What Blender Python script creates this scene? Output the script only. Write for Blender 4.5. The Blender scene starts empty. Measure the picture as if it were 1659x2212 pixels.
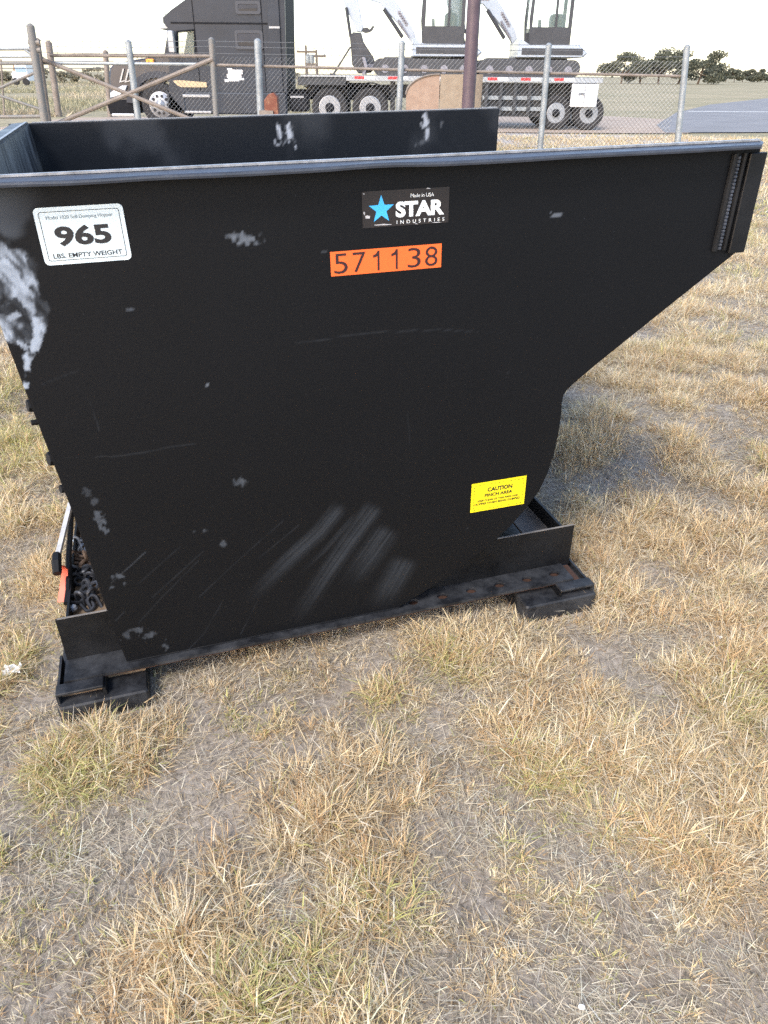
import bpy, math, random
import numpy as np
from mathutils import Vector, Matrix
from mathutils.geometry import tessellate_polygon

random.seed(7)
rng = np.random.default_rng(11)
scene = bpy.context.scene
COL = scene.collection

# ------------------------------------------------------------------ camera
F_PX, CX, CY = 1600.0, 829.5, 1106.0           # focal length and centre, for a picture 1659 wide
CAM_H = 1.3935
PITCH, ROLL = -0.5337, -0.0097


def rot_cam(rx, ry):
    X = Matrix.Rotation(rx, 3, 'X')
    Y = Matrix.Rotation(ry, 3, 'Y')
    return X @ Y


RW = rot_cam(PITCH, ROLL)                       # columns: right, forward, up
cam_data = bpy.data.cameras.new('camera')
cam = bpy.data.objects.new('camera', cam_data)
COL.objects.link(cam)
r_, f_, u_ = RW.col[0], RW.col[1], RW.col[2]
cam.matrix_world = Matrix(((r_.x, u_.x, -f_.x, 0), (r_.y, u_.y, -f_.y, 0), (r_.z, u_.z, -f_.z, CAM_H), (0, 0, 0, 1)))
cam_data.sensor_fit = 'HORIZONTAL'
cam_data.sensor_width = 36.0
cam_data.lens = 36.0 * F_PX / 1659.0
cam_data.clip_start = 0.05
cam_data.clip_end = 6000
scene.camera = cam

# ------------------------------------------------------------------ sky, sun, exposure
SUN_EL, SUN_AZ = math.radians(50), math.radians(-150)   # azimuth from +Y towards +X
world = bpy.data.worlds.new('World')
scene.world = world
world.use_nodes = True
wn = world.node_tree
bg = wn.nodes['Background']
sky = wn.nodes.new('ShaderNodeTexSky')
sky.sky_type = 'NISHITA'
sky.sun_disc = False
sky.sun_elevation = math.radians(20)
sky.sun_rotation = SUN_AZ
sky.air_density = 1.0
sky.dust_density = 0.9
sky.ozone_density = 1.0
hs = wn.nodes.new('ShaderNodeHueSaturation')
hs.inputs['Saturation'].default_value = 0.95
wn.links.new(sky.outputs[0], hs.inputs['Color'])
tint = wn.nodes.new('ShaderNodeMix')
tint.data_type = 'RGBA'
tint.blend_type = 'MULTIPLY'
tint.inputs[0].default_value = 1.0
tint.inputs[7].default_value = (1.0, 0.955, 1.0, 1.0)        # faint pink of the early morning air
wn.links.new(hs.outputs[0], tint.inputs[6])
wn.links.new(tint.outputs[2], bg.inputs[0])
bg.inputs[1].default_value = 0.13
sun_data = bpy.data.lights.new('sun', 'SUN')
sun_data.energy = 1.15
sun_data.angle = math.radians(18)
sun_data.color = (1.0, 0.93, 0.86)
sun = bpy.data.objects.new('sun', sun_data)
COL.objects.link(sun)
sd = Vector((math.cos(SUN_EL) * math.sin(SUN_AZ), math.cos(SUN_EL) * math.cos(SUN_AZ), math.sin(SUN_EL)))
sun.rotation_euler = sd.to_track_quat('Z', 'Y').to_euler()
scene.view_settings.view_transform = 'Standard'
scene.view_settings.look = 'None'
scene.view_settings.gamma = 1.0
scene.view_settings.exposure = 1.82
scene.render.engine = 'CYCLES'
try:
    scene.cycles.use_denoising = False
    scene.cycles.max_bounces = 6
    scene.cycles.transparent_max_bounces = 8
except Exception:
    pass

# ------------------------------------------------------------------ hopper frame (the hopper stands turned and a little tilted)
HD = Matrix(((0.9559, -0.2932, -0.0188), (0.2928, 0.9560, -0.0204), (0.0240, 0.0139, 0.9996)))
HO = Vector((-0.9903, 1.3680, -0.0318))
HM = Matrix.Translation(HO) @ HD.to_4x4()
HMI = HM.inverted()


def ray(xd, yd):
    return RW @ Vector(((xd - CX) / F_PX, 1.0, (CY - yd) / F_PX))


def at(xs, ys, Y):
    """photo pixel (2025 wide) to the world point at distance Y"""
    d = ray(xs / 1.2206, ys / 1.2206)
    t = Y / d.y
    return Vector((d.x * t, Y, CAM_H + d.z * t))


def ground_at(xs, ys):
    d = ray(xs / 1.2206, ys / 1.2206)
    t = -CAM_H / d.z
    return d.x * t, d.y * t


def hop(xd, yd, y=None, z=None, x=None):
    """pixel (1659 wide) to a point of the hopper's own frame"""
    o = HMI @ Vector((0, 0, CAM_H))
    d = HMI.to_3x3() @ ray(xd, yd)
    if y is not None:
        t = (y - o.y) / d.y
    elif z is not None:
        t = (z - o.z) / d.z
    else:
        t = (x - o.x) / d.x
    return o + d * t


# ------------------------------------------------------------------ small noise library (numpy)
def _hash(ix, iy, seed):
    n = (ix.astype(np.int64) * 374761393 + iy.astype(np.int64) * 668265263 + seed * 974711) & 0x7fffffff
    n = ((n ^ (n >> 13)) * 1274126177) & 0x7fffffff
    return ((n ^ (n >> 16)) & 0xffff) / 65535.0


def vnoise(x, y, seed=0):
    x = np.asarray(x, float); y = np.asarray(y, float)
    ix, iy = np.floor(x), np.floor(y)
    fx, fy = x - ix, y - iy
    fx = fx * fx * (3 - 2 * fx); fy = fy * fy * (3 - 2 * fy)
    a = _hash(ix, iy, seed); b = _hash(ix + 1, iy, seed); c = _hash(ix, iy + 1, seed); d = _hash(ix + 1, iy + 1, seed)
    return (a * (1 - fx) + b * fx) * (1 - fy) + (c * (1 - fx) + d * fx) * fy


def fbm(x, y, seed=0, octs=4):
    s = 0; a = .5; t = 0
    for o in range(octs):
        s = s + a * vnoise(x * 2 ** o, y * 2 ** o, seed + o * 17); t += a; a *= .5
    return s / t


def sstep(a, b, x):
    t = np.clip((x - a) / (b - a), 0, 1)
    return t * t * (3 - 2 * t)


# ------------------------------------------------------------------ materials
MAT = {}


def mat(name, col, rough=.5, metal=0.0, spec=.5, var=0.0, scale=8.0, bump=0.0, bscale=60.0, col2=None, thr=(.45, .62), rvar=0.0, coat=0.0, stretch=None):
    m = bpy.data.materials.new(name)
    m.use_nodes = True
    nt = m.node_tree
    p = nt.nodes['Principled BSDF']
    p.inputs['Base Color'].default_value = (*col, 1)
    p.inputs['Roughness'].default_value = rough
    p.inputs['Metallic'].default_value = metal
    p.inputs['Specular IOR Level'].default_value = spec
    p.inputs['Coat Weight'].default_value = coat
    tc = nt.nodes.new('ShaderNodeTexCoord')
    src = tc.outputs['Object']
    if stretch:
        mp = nt.nodes.new('ShaderNodeMapping'); mp.inputs['Scale'].default_value = stretch
        nt.links.new(src, mp.inputs[0]); src = mp.outputs[0]
    if var or col2 or rvar:
        n = nt.nodes.new('ShaderNodeTexNoise')
        n.inputs['Scale'].default_value = scale; n.inputs['Detail'].default_value = 6; n.inputs['Roughness'].default_value = .65
        nt.links.new(src, n.inputs['Vector'])
        cr = nt.nodes.new('ShaderNodeValToRGB')
        if col2:
            cr.color_ramp.elements[0].position, cr.color_ramp.elements[1].position = thr
            cr.color_ramp.elements[0].color = (*col, 1); cr.color_ramp.elements[1].color = (*col2, 1)
        else:
            cr.color_ramp.elements[0].position, cr.color_ramp.elements[1].position = .3, .7
            cr.color_ramp.elements[0].color = (*[max(0, c * (1 - var)) for c in col], 1)
            cr.color_ramp.elements[1].color = (*[min(1, c * (1 + var)) for c in col], 1)
        nt.links.new(n.outputs['Fac'], cr.inputs[0])
        nt.links.new(cr.outputs[0], p.inputs['Base Color'])
        if rvar:
            mr = nt.nodes.new('ShaderNodeMapRange')
            mr.inputs['From Min'].default_value, mr.inputs['From Max'].default_value = .3, .7
            mr.inputs['To Min'].default_value, mr.inputs['To Max'].default_value = max(0.05, rough - rvar), min(1, rough + rvar)
            nt.links.new(n.outputs['Fac'], mr.inputs['Value']); nt.links.new(mr.outputs[0], p.inputs['Roughness'])
    if bump:
        b = nt.nodes.new('ShaderNodeBump'); b.inputs['Strength'].default_value = bump; b.inputs['Distance'].default_value = .004
        n2 = nt.nodes.new('ShaderNodeTexNoise'); n2.inputs['Scale'].default_value = bscale; n2.inputs['Detail'].default_value = 5
        nt.links.new(src, n2.inputs['Vector'])
        nt.links.new(n2.outputs['Fac'], b.inputs['Height']); nt.links.new(b.outputs[0], p.inputs['Normal'])
    MAT[name] = m
    return m


def attr_mat(name, rough=.6, trans=0.0, spec=.3):
    m = bpy.data.materials.new(name); m.use_nodes = True
    nt = m.node_tree; p = nt.nodes['Principled BSDF']
    a = nt.nodes.new('ShaderNodeAttribute'); a.attribute_name = 'col'
    nt.links.new(a.outputs['Color'], p.inputs['Base Color'])
    p.inputs['Roughness'].default_value = rough; p.inputs['Specular IOR Level'].default_value = spec
    if trans:
        t = nt.nodes.new('ShaderNodeBsdfTranslucent'); nt.links.new(a.outputs['Color'], t.inputs[0])
        mx = nt.nodes.new('ShaderNodeMixShader'); mx.inputs[0].default_value = trans
        nt.links.new(p.outputs[0], mx.inputs[1]); nt.links.new(t.outputs[0], mx.inputs[2])
        nt.links.new(mx.outputs[0], nt.nodes['Material Output'].inputs[0])
    MAT[name] = m
    return m


def wear_mat(name, col, wearcol, rough=.45):
    """black paint whose scrapes and smears (own shape, attribute 'wear') show lighter"""
    m = bpy.data.materials.new(name); m.use_nodes = True
    nt = m.node_tree; p = nt.nodes['Principled BSDF']; L = nt.links.new
    p.inputs['Specular IOR Level'].default_value = .20
    tc = nt.nodes.new('ShaderNodeTexCoord')
    n = nt.nodes.new('ShaderNodeTexNoise'); n.inputs['Scale'].default_value = 3.0; n.inputs['Detail'].default_value = 7; n.inputs['Roughness'].default_value = .6
    L(tc.outputs['Object'], n.inputs['Vector'])
    cr = nt.nodes.new('ShaderNodeValToRGB')
    cr.color_ramp.elements[0].position, cr.color_ramp.elements[1].position = .3, .72
    cr.color_ramp.elements[0].color = (*[c * .9 for c in col], 1); cr.color_ramp.elements[1].color = (*[c * 1.12 for c in col], 1)
    L(n.outputs['Fac'], cr.inputs[0])
    n3 = nt.nodes.new('ShaderNodeTexNoise'); n3.inputs['Scale'].default_value = 240.0; n3.inputs['Detail'].default_value = 3
    L(tc.outputs['Object'], n3.inputs['Vector'])
    sp = nt.nodes.new('ShaderNodeValToRGB'); sp.color_ramp.elements[0].position, sp.color_ramp.elements[1].position = .69, .78
    L(n3.outputs['Fac'], sp.inputs[0])
    mul = nt.nodes.new('ShaderNodeMath'); mul.operation = 'MULTIPLY'; mul.inputs[1].default_value = .10
    L(sp.outputs[0], mul.inputs[0])
    a = nt.nodes.new('ShaderNodeAttribute'); a.attribute_name = 'wear'
    ad = nt.nodes.new('ShaderNodeMath'); ad.operation = 'ADD'; ad.use_clamp = True
    L(mul.outputs[0], ad.inputs[0]); L(a.outputs['Fac'], ad.inputs[1])
    mx = nt.nodes.new('ShaderNodeMix'); mx.data_type = 'RGBA'
    mx.inputs[7].default_value = (*wearcol, 1)
    L(ad.outputs[0], mx.inputs[0]); L(cr.outputs[0], mx.inputs[6])
    L(mx.outputs[2], p.inputs['Base Color'])
    mr = nt.nodes.new('ShaderNodeMapRange'); mr.inputs['To Min'].default_value = rough; mr.inputs['To Max'].default_value = .75
    L(ad.outputs[0], mr.inputs['Value']); L(mr.outputs[0], p.inputs['Roughness'])
    b = nt.nodes.new('ShaderNodeBump'); b.inputs['Strength'].default_value = .12; b.inputs['Distance'].default_value = .002
    n2 = nt.nodes.new('ShaderNodeTexNoise'); n2.inputs['Scale'].default_value = 130; n2.inputs['Detail'].default_value = 4
    L(tc.outputs['Object'], n2.inputs['Vector']); L(n2.outputs['Fac'], b.inputs['Height']); L(b.outputs[0], p.inputs['Normal'])
    MAT[name] = m
    return m


wear_mat('hopper_plate', (.0029, .0034, .0046), (.30, .35, .42), .52)
wear_mat('hopper_plate_skylit', (.0050, .0070, .0108), (.34, .38, .44), .5)  # bluer, lighter copy of the plate paint: skylight put into the inner face's colour
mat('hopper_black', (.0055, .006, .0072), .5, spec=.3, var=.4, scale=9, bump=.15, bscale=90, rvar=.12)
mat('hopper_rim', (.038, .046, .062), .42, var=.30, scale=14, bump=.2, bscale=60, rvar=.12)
mat('worn_edge_highlight', (.30, .31, .33), .4, metal=.4, var=.4, scale=40)  # bare worn steel, pale enough to stand in for the rim's edge highlight
mat('dusty_black', (.0065, .0072, .009), .55, spec=.35, col2=(.050, .053, .058), thr=(.38, .74), scale=14, bump=.3, bscale=50)
mat('back_wall_inside', (.014, .016, .020), .6, col2=(.14, .145, .15), thr=(.42, .72), scale=9, stretch=(1, 3.5, .7), bump=.15)
mat('dirty_grey', (.13, .125, .12), .8, col2=(.22, .20, .175), thr=(.4, .7), scale=12, bump=.3)
mat('rusty_dirt', (.13, .085, .05), .9, col2=(.22, .16, .10), thr=(.35, .65), scale=30, bump=.5, bscale=90)
mat('rust_hole', (.05, .022, .012), .9, var=.4, scale=40)
mat('chain_steel', (.045, .048, .055), .45, metal=.5, var=.4, scale=30)
mat('chain_rust', (.13, .085, .055), .7, metal=.2, var=.4, scale=30)
mat('chain_zinc', (.45, .48, .52), .4, metal=.6, var=.25, scale=30)
mat('lever_grey', (.55, .55, .54), .5, var=.25, scale=25)
mat('red_grip', (.75, .09, .035), .45, var=.12, scale=20)
mat('sticker_white', (.60, .70, .735), .45, var=.05, scale=10)
mat('sticker_black', (.016, .013, .013), .4, var=.2, scale=40)
mat('sticker_worn', (.42, .43, .45), .7, var=.4, scale=60)
mat('sticker_orange', (.76, .13, .022), .5, var=.06, scale=10)
mat('sticker_yellow', (.74, .62, .008), .5, var=.05, scale=10)
mat('print_black', (.012, .012, .014), .5)
mat('print_maroon', (.030, .008, .010), .5)
mat('print_grey', (.16, .19, .20), .5)
mat('print_white', (.80, .85, .86), .5)
mat('print_blue', (.05, .42, .85), .45)
mat('galvanised', (.28, .31, .33), .55, metal=.3, var=.25, scale=7, bump=.15)
mat('grey_pipe', (.17, .17, .165), .65, col2=(.26, .21, .17), thr=(.5, .75), scale=5, bump=.2)
mat('brown_pipe', (.17, .145, .125), .75, col2=(.25, .22, .195), thr=(.4, .7), scale=6, bump=.2)
mat('rust_red', (.16, .055, .035), .85, col2=(.26, .14, .09), thr=(.45, .65), scale=9, bump=.3)
mat('purple_pole', (.085, .060, .075), .5, var=.25, scale=6, bump=.15)
mat('wire', (.20, .21, .22), .5, metal=.5)
mat('tan_panel', (.27, .19, .145), .85, col2=(.34, .255, .20), thr=(.35, .7), scale=9, bump=.25, bscale=40)
mat('tan_panel_dull', (.25, .20, .15), .85, col2=(.31, .26, .20), thr=(.35, .7), scale=11, bump=.25, bscale=40)
mat('truck_black', (.019, .026, .039), .42, spec=.35, var=.2, scale=2)
mat('truck_hood', (.030, .034, .048), .28, spec=.5, var=.15, scale=3)
mat('truck_fender', (.035, .039, .050), .5, spec=.3, var=.15, scale=3)
mat('truck_trim', (.012, .013, .016), .7, spec=.1, var=.2, scale=6)
mat('truck_grey', (.14, .15, .17), .4, var=.15, scale=4)
mat('truck_surround', (.055, .060, .072), .5, spec=.3)
mat('chrome', (.72, .74, .77), .18, metal=1.0)
mat('bright_silver', (.30, .32, .35), .4, metal=.6, var=.1, scale=6)
mat('headlight', (.70, .74, .77), .2, coat=.5)
mat('amber', (.85, .34, .03), .35)
mat('tan_reflection', (.46, .36, .22), .4, var=.12, scale=5)
mat('tyre', (.018, .018, .020), .85, var=.3, scale=20)
mat('trailer_dark', (.035, .038, .042), .7, var=.3, scale=4)
mat('trailer_silver', (.36, .385, .41), .4, metal=.4, var=.1, scale=5)
mat('tape_red', (.55, .025, .03), .4)
mat('tape_white', (.78, .80, .82), .4)
mat('excavator_white', (.33, .385, .46), .35, var=.08, scale=3, coat=.3)
mat('excavator_dark', (.040, .043, .050), .55, var=.2, scale=5)
mat('excavator_grey', (.20, .20, .23), .5, var=.15, scale=4)
mat('logo_red', (.60, .03, .05), .4)
mat('van_white', (.72, .76, .80), .35)
mat('van_blue', (.20, .32, .50), .4)
mat('wood_pole', (.12, .10, .085), .85, var=.2, scale=5)
mat('paper_scrap', (.80, .80, .77), .8, var=.05)
mat('bark', (.10, .075, .055), .9, var=.3, scale=6, bump=.4)
attr_mat('grass', .65, .30, .25)
attr_mat('leaf', .6, .25, .3)


def glass_mat(name, col, alpha):
    m = mat(name, col, .05, spec=.6)
    m.node_tree.nodes['Principled BSDF'].inputs['Alpha'].default_value = alpha
    return m


glass_mat('cab_glass', (.30, .42, .40), .16)
glass_mat('dark_glass', (.02, .025, .03), .9)


# ------------------------------------------------------------------ mesh helpers
class MB:
    def __init__(s):
        s.v = []; s.f = []; s.m = []

    def add(s, verts, faces, mi=0):
        o = len(s.v)
        s.v += [tuple(v) for v in verts]
        s.f += [tuple(i + o for i in f) for f in faces]
        s.m += [mi] * len(faces)
        return s

    def box(s, x0, x1, y0, y1, z0, z1, mi=0, b=0.0):
        if b <= 0:
            v = [(x, y, z) for z in (z0, z1) for y in (y0, y1) for x in (x0, x1)]
            s.add(v, [(0, 2, 3, 1), (4, 5, 7, 6), (0, 1, 5, 4), (2, 6, 7, 3), (0, 4, 6, 2), (1, 3, 7, 5)], mi)
        else:
            b = min(b, (x1 - x0) * .45, (y1 - y0) * .45, (z1 - z0) * .45)
            ring = lambda i, z: [(x0 + i + b, y0 + i, z), (x1 - i - b, y0 + i, z), (x1 - i, y0 + i + b, z), (x1 - i, y1 - i - b, z), (x1 - i - b, y1 - i, z), (x0 + i + b, y1 - i, z), (x0 + i, y1 - i - b, z), (x0 + i, y0 + i + b, z)]
            rings = [ring(b * .7, z0), ring(0, z0 + b), ring(0, z1 - b), ring(b * .7, z1)]
            v = [p for r in rings for p in r]
            f = [(k * 8 + i, k * 8 + (i + 1) % 8, k * 8 + 8 + (i + 1) % 8, k * 8 + 8 + i) for k in range(3) for i in range(8)]
            f += [tuple(range(7, -1, -1)), tuple(range(24, 32))]
            s.add(v, f, mi)
        return s

    def tube(s, pts, r, n=8, mi=0, caps=True):
        pts = [Vector(p) for p in pts]
        rr = r if isinstance(r, (list, tuple)) else [r] * len(pts)
        v = []; ref = None
        for i, p in enumerate(pts):
            d = (pts[min(i + 1, len(pts) - 1)] - pts[max(i - 1, 0)]).normalized()
            if ref is None:
                ref = Vector((0, 0, 1)) if abs(d.z) < .9 else Vector((1, 0, 0))
            a = d.cross(ref).normalized(); b = d.cross(a).normalized(); ref = -b if False else ref
            for k in range(n):
                t = 2 * math.pi * k / n
                v.append(p + (a * math.cos(t) + b * math.sin(t)) * rr[i])
        f = [(i * n + k, i * n + (k + 1) % n, (i + 1) * n + (k + 1) % n, (i + 1) * n + k) for i in range(len(pts) - 1) for k in range(n)]
        if caps:
            f += [tuple(range(n - 1, -1, -1)), tuple((len(pts) - 1) * n + k for k in range(n))]
        return s.add(v, f, mi)

    def prism(s, poly, a0, a1, axis='y', hole=None, mi=0, bev=0.0):
        """poly of (x,z) [axis y], (x,y) [axis z] or (y,z) [axis x] run from a0 to a1"""
        def P(p, a):
            return (p[0], a, p[1]) if axis == 'y' else (p[0], p[1], a) if axis == 'z' else (a, p[0], p[1])
        loops = [list(poly)] + ([list(hole)] if hole else [])
        tri = tessellate_polygon([[Vector((p[0], p[1], 0)) for p in lp] for lp in loops])
        allp = [p for lp in loops for p in lp]
        n = len(allp)
        if bev:
            c = (sum(p[0] for p in poly) / len(poly), sum(p[1] for p in poly) / len(poly))
            def ins(p):
                d = math.hypot(p[0] - c[0], p[1] - c[1]) or 1
                k = 1 - bev / d
                return (c[0] + (p[0] - c[0]) * k, c[1] + (p[1] - c[1]) * k)
            sgn = 1 if a1 > a0 else -1
            lay = [(([ins(p) for p in allp]), a0), (allp, a0 + sgn * bev), (allp, a1 - sgn * bev), ([ins(p) for p in allp], a1)]
        else:
            lay = [(allp, a0), (allp, a1)]
        v = [P(p, a) for q, a in lay for p in q]
        f = [tuple(t) for t in tri] + [tuple(i + n * (len(lay) - 1) for i in reversed(t)) for t in tri]
        o = 0
        for lp in loops:
            m = len(lp)
            for L in range(len(lay) - 1):
                f += [(L * n + o + i, L * n + o + (i + 1) % m, (L + 1) * n + o + (i + 1) % m, (L + 1) * n + o + i) for i in range(m)]
            o += m
        return s.add(v, f, mi)

    def lathe(s, prof, c, axis='y', n=24, mi=0):
        """prof of (radius, offset along the axis)"""
        v = []
        for r, a in prof:
            for k in range(n):
                t = 2 * math.pi * k / n
                p, q = r * math.cos(t), r * math.sin(t)
                v.append((c[0] + p, c[1] + a, c[2] + q) if axis == 'y' else (c[0] + p, c[1] + q, c[2] + a) if axis == 'z' else (c[0] + a, c[1] + p, c[2] + q))
        m = len(prof)
        f = [(i * n + k, i * n + (k + 1) % n, (i + 1) * n + (k + 1) % n, (i + 1) * n + k) for i in range(m - 1) for k in range(n)]
        f += [tuple(range(n)), tuple((m - 1) * n + k for k in range(n))]
        return s.add(v, f, mi)

    def build(s, name, mats, parent=None, smooth=False):
        me = bpy.data.meshes.new(name)
        me.from_pydata(s.v, [], s.f)
        mats = mats if isinstance(mats, (list, tuple)) else [mats]
        for m in mats:
            me.materials.append(MAT[m])
        if len(mats) > 1:
            me.polygons.foreach_set('material_index', s.m)
        import bmesh
        bm = bmesh.new(); bm.from_mesh(me); bmesh.ops.recalc_face_normals(bm, faces=bm.faces); bm.to_mesh(me); bm.free()
        if smooth:
            me.polygons.foreach_set('use_smooth', [True] * len(me.polygons))
            try:
                me.set_sharp_from_angle(angle=math.radians(38))
            except Exception:
                pass
        me.update()
        return link(name, me, parent)


def link(name, me, parent=None):
    o = bpy.data.objects.new(name, me)
    COL.objects.link(o)
    if parent is not None:
        o.parent = parent
    return o


def tag(o, label=None, cat=None, group=None, kind=None):
    if label: o['label'] = label
    if cat: o['category'] = cat
    if group: o['group'] = group
    if kind: o['kind'] = kind
    return o


def thing(name, label, cat, loc=(0, 0, 0), group=None):
    o = bpy.data.objects.new(name, None)
    COL.objects.link(o)
    o.location = loc
    o.empty_display_size = .1
    return tag(o, label, cat, group)


def offs(o, loc):
    """meshes are written in world coordinates; shift them to the frame of a thing at loc"""
    o.data.transform(Matrix.Translation(-Vector(loc)))
    return o


def big_mesh(name, verts, faces_quads, faces_tris, mats, col=None, smooth=False):
    """numpy arrays to a mesh"""
    me = bpy.data.meshes.new(name)
    nq, nt_ = len(faces_quads), len(faces_tris)
    me.vertices.add(len(verts)); me.vertices.foreach_set('co', np.asarray(verts, np.float32).ravel())
    me.loops.add(nq * 4 + nt_ * 3)
    li = np.concatenate([np.asarray(faces_quads, np.int32).ravel(), np.asarray(faces_tris, np.int32).ravel()])
    me.loops.foreach_set('vertex_index', li.astype(np.int32))
    me.polygons.add(nq + nt_)
    st = np.concatenate([np.arange(nq) * 4, nq * 4 + np.arange(nt_) * 3]).astype(np.int32)
    me.polygons.foreach_set('loop_start', st)
    if smooth:
        me.polygons.foreach_set('use_smooth', np.ones(nq + nt_, bool))
    if col is not None:
        a = me.attributes.new('col', 'FLOAT_COLOR', 'POINT')
        c = np.ones((len(verts), 4), np.float32); c[:, :3] = col
        a.data.foreach_set('color', c.ravel())
    me.update(calc_edges=True)
    for m in (mats if isinstance(mats, (list, tuple)) else [mats]):
        me.materials.append(MAT[m])
    return me


# ------------------------------------------------------------------ ground
def plane_z(x, y):
    """height of the ground the hopper stands on (it leans a little), fading out to level"""
    n = HD @ Vector((0, 0, 1))
    z = HO.z - (n.x * (x - HO.x) + n.y * (y - HO.y)) / n.z
    cx, cy = -0.25, 2.3
    w = np.exp(-(((x - cx) ** 2 + (y - cy) ** 2) / 6.0) ** 1.5)
    return z * w


def gz(x, y):
    x = np.asarray(x, float); y = np.asarray(y, float)
    d = np.hypot(x, y)
    near = np.exp(-(d / 16) ** 2)
    bumps = (fbm(x * 1.3, y * 1.3, 3) - .5) * .05 + (fbm(x * 7, y * 7, 9, 3) - .5) * .022
    hp = plane_z(x, y)
    inside = np.exp(-((((x + .25) / 1.2) ** 4) + ((y - 2.3) / 1.2) ** 4))
    return hp + bumps * near * (1 - .6 * inside) - .012


def axis_pts(fine0, fine1, step, lim0, lim1, g=1.10):
    a = list(np.arange(fine0, fine1 + 1e-6, step))
    s = step; x = a[-1]
    while x < lim1:
        s *= g; x += s; a.append(min(x, lim1))
    s = step; x = a[0]; pre = []
    while x > lim0:
        s *= g; x -= s; pre.append(max(x, lim0))
    return np.array(pre[::-1] + a)


gxs = axis_pts(-3.2, 3.6, .03, -2500, 2500)
gys = axis_pts(.2, 7.0, .03, -800, 4500)
GX, GY = np.meshgrid(gxs, gys)
GZ = gz(GX, GY)
nx, ny = len(gxs), len(gys)
idx = np.arange(nx * ny).reshape(ny, nx)
quads = np.stack([idx[:-1, :-1], idx[:-1, 1:], idx[1:, 1:], idx[1:, :-1]], -1).reshape(-1, 4)


def ground_material():
    m = bpy.data.materials.new('dry_earth'); m.use_nodes = True
    nt = m.node_tree; p = nt.nodes['Principled BSDF']; L = nt.links.new
    tc = nt.nodes.new('ShaderNodeTexCoord')
    def noise(sc, det=6, ro=.6, st=None):
        n = nt.nodes.new('ShaderNodeTexNoise'); n.inputs['Scale'].default_value = sc; n.inputs['Detail'].default_value = det; n.inputs['Roughness'].default_value = ro
        if st:
            mp = nt.nodes.new('ShaderNodeMapping'); mp.inputs['Scale'].default_value = st; L(tc.outputs['Object'], mp.inputs[0]); L(mp.outputs[0], n.inputs['Vector'])
        else:
            L(tc.outputs['Object'], n.inputs['Vector'])
        return n
    def ramp(fac, stops):
        cr = nt.nodes.new('ShaderNodeValToRGB'); e = cr.color_ramp.elements
        e[0].position, e[0].color = stops[0][0], (*stops[0][1], 1)
        e[1].position, e[1].color = stops[-1][0], (*stops[-1][1], 1)
        for po, c in stops[1:-1]:
            k = e.new(po); k.color = (*c, 1)
        L(fac, cr.inputs[0]); return cr
    earth = ramp(noise(2.2).outputs['Fac'], [(.3, (.235, .195, .155)), (.5, (.31, .265, .215)), (.7, (.41, .36, .295))])
    litter = ramp(noise(60, 6, .75).outputs['Fac'], [(.36, (.10, .086, .072)), (.5, (.28, .245, .205)), (.66, (.50, .45, .375))])
    mx = nt.nodes.new('ShaderNodeMix'); mx.data_type = 'RGBA'; mx.inputs[0].default_value = .55
    L(earth.outputs[0], mx.inputs[6]); L(litter.outputs[0], mx.inputs[7])
    # the wide field: straw and dull green in broad patches
    field = ramp(noise(.09, 8, .68, (1, 2.2, 1)).outputs['Fac'], [(.34, (.22, .205, .125)), (.46, (.29, .26, .165)), (.56, (.37, .315, .21)), (.70, (.25, .235, .14))])
    fine = ramp(noise(3.0, 8, .75, (1, 1.6, 1)).outputs['Fac'], [(.3, (.55, .55, .55)), (.72, (1.4, 1.4, 1.4))])
    fm = nt.nodes.new('ShaderNodeMix'); fm.data_type = 'RGBA'; fm.blend_type = 'MULTIPLY'; fm.inputs[0].default_value = 1
    L(field.outputs[0], fm.inputs[6]); L(fine.outputs[0], fm.inputs[7])
    sp = nt.nodes.new('ShaderNodeSeparateXYZ'); L(tc.outputs['Object'], sp.inputs[0])
    mr = nt.nodes.new('ShaderNodeMapRange'); mr.inputs['From Min'].default_value = 9; mr.inputs['From Max'].default_value = 22; mr.clamp = True
    L(sp.outputs[1], mr.inputs['Value'])
    m2 = nt.nodes.new('ShaderNodeMix'); m2.data_type = 'RGBA'
    L(mr.outputs[0], m2.inputs[0]); L(mx.outputs[2], m2.inputs[6]); L(fm.outputs[2], m2.inputs[7])
    L(m2.outputs[2], p.inputs['Base Color'])
    p.inputs['Roughness'].default_value = .95; p.inputs['Specular IOR Level'].default_value = .15
    b = nt.nodes.new('ShaderNodeBump'); b.inputs['Strength'].default_value = .5; b.inputs['Distance'].default_value = .01
    L(noise(70, 6, .7).outputs['Fac'], b.inputs['Height']); L(b.outputs[0], p.inputs['Normal'])
    MAT['dry_earth'] = m


ground_material()
ground = link('ground', big_mesh('ground', np.stack([GX.ravel(), GY.ravel(), GZ.ravel()], -1), quads, np.zeros((0, 3), int), 'dry_earth', smooth=True))
tag(ground, 'dusty dry earth with patchy field grass running to the horizon', kind='structure')


def sheet(name, poly, z, m, label):
    mb = MB()
    mb.add([(x, y, z) for x, y in poly], [tuple(range(len(poly)))])
    o = mb.build(name, m)
    if o.data.polygons[0].normal.z < 0:
        o.data.flip_normals()
    tag(o, label, kind='structure')
    return o


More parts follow.
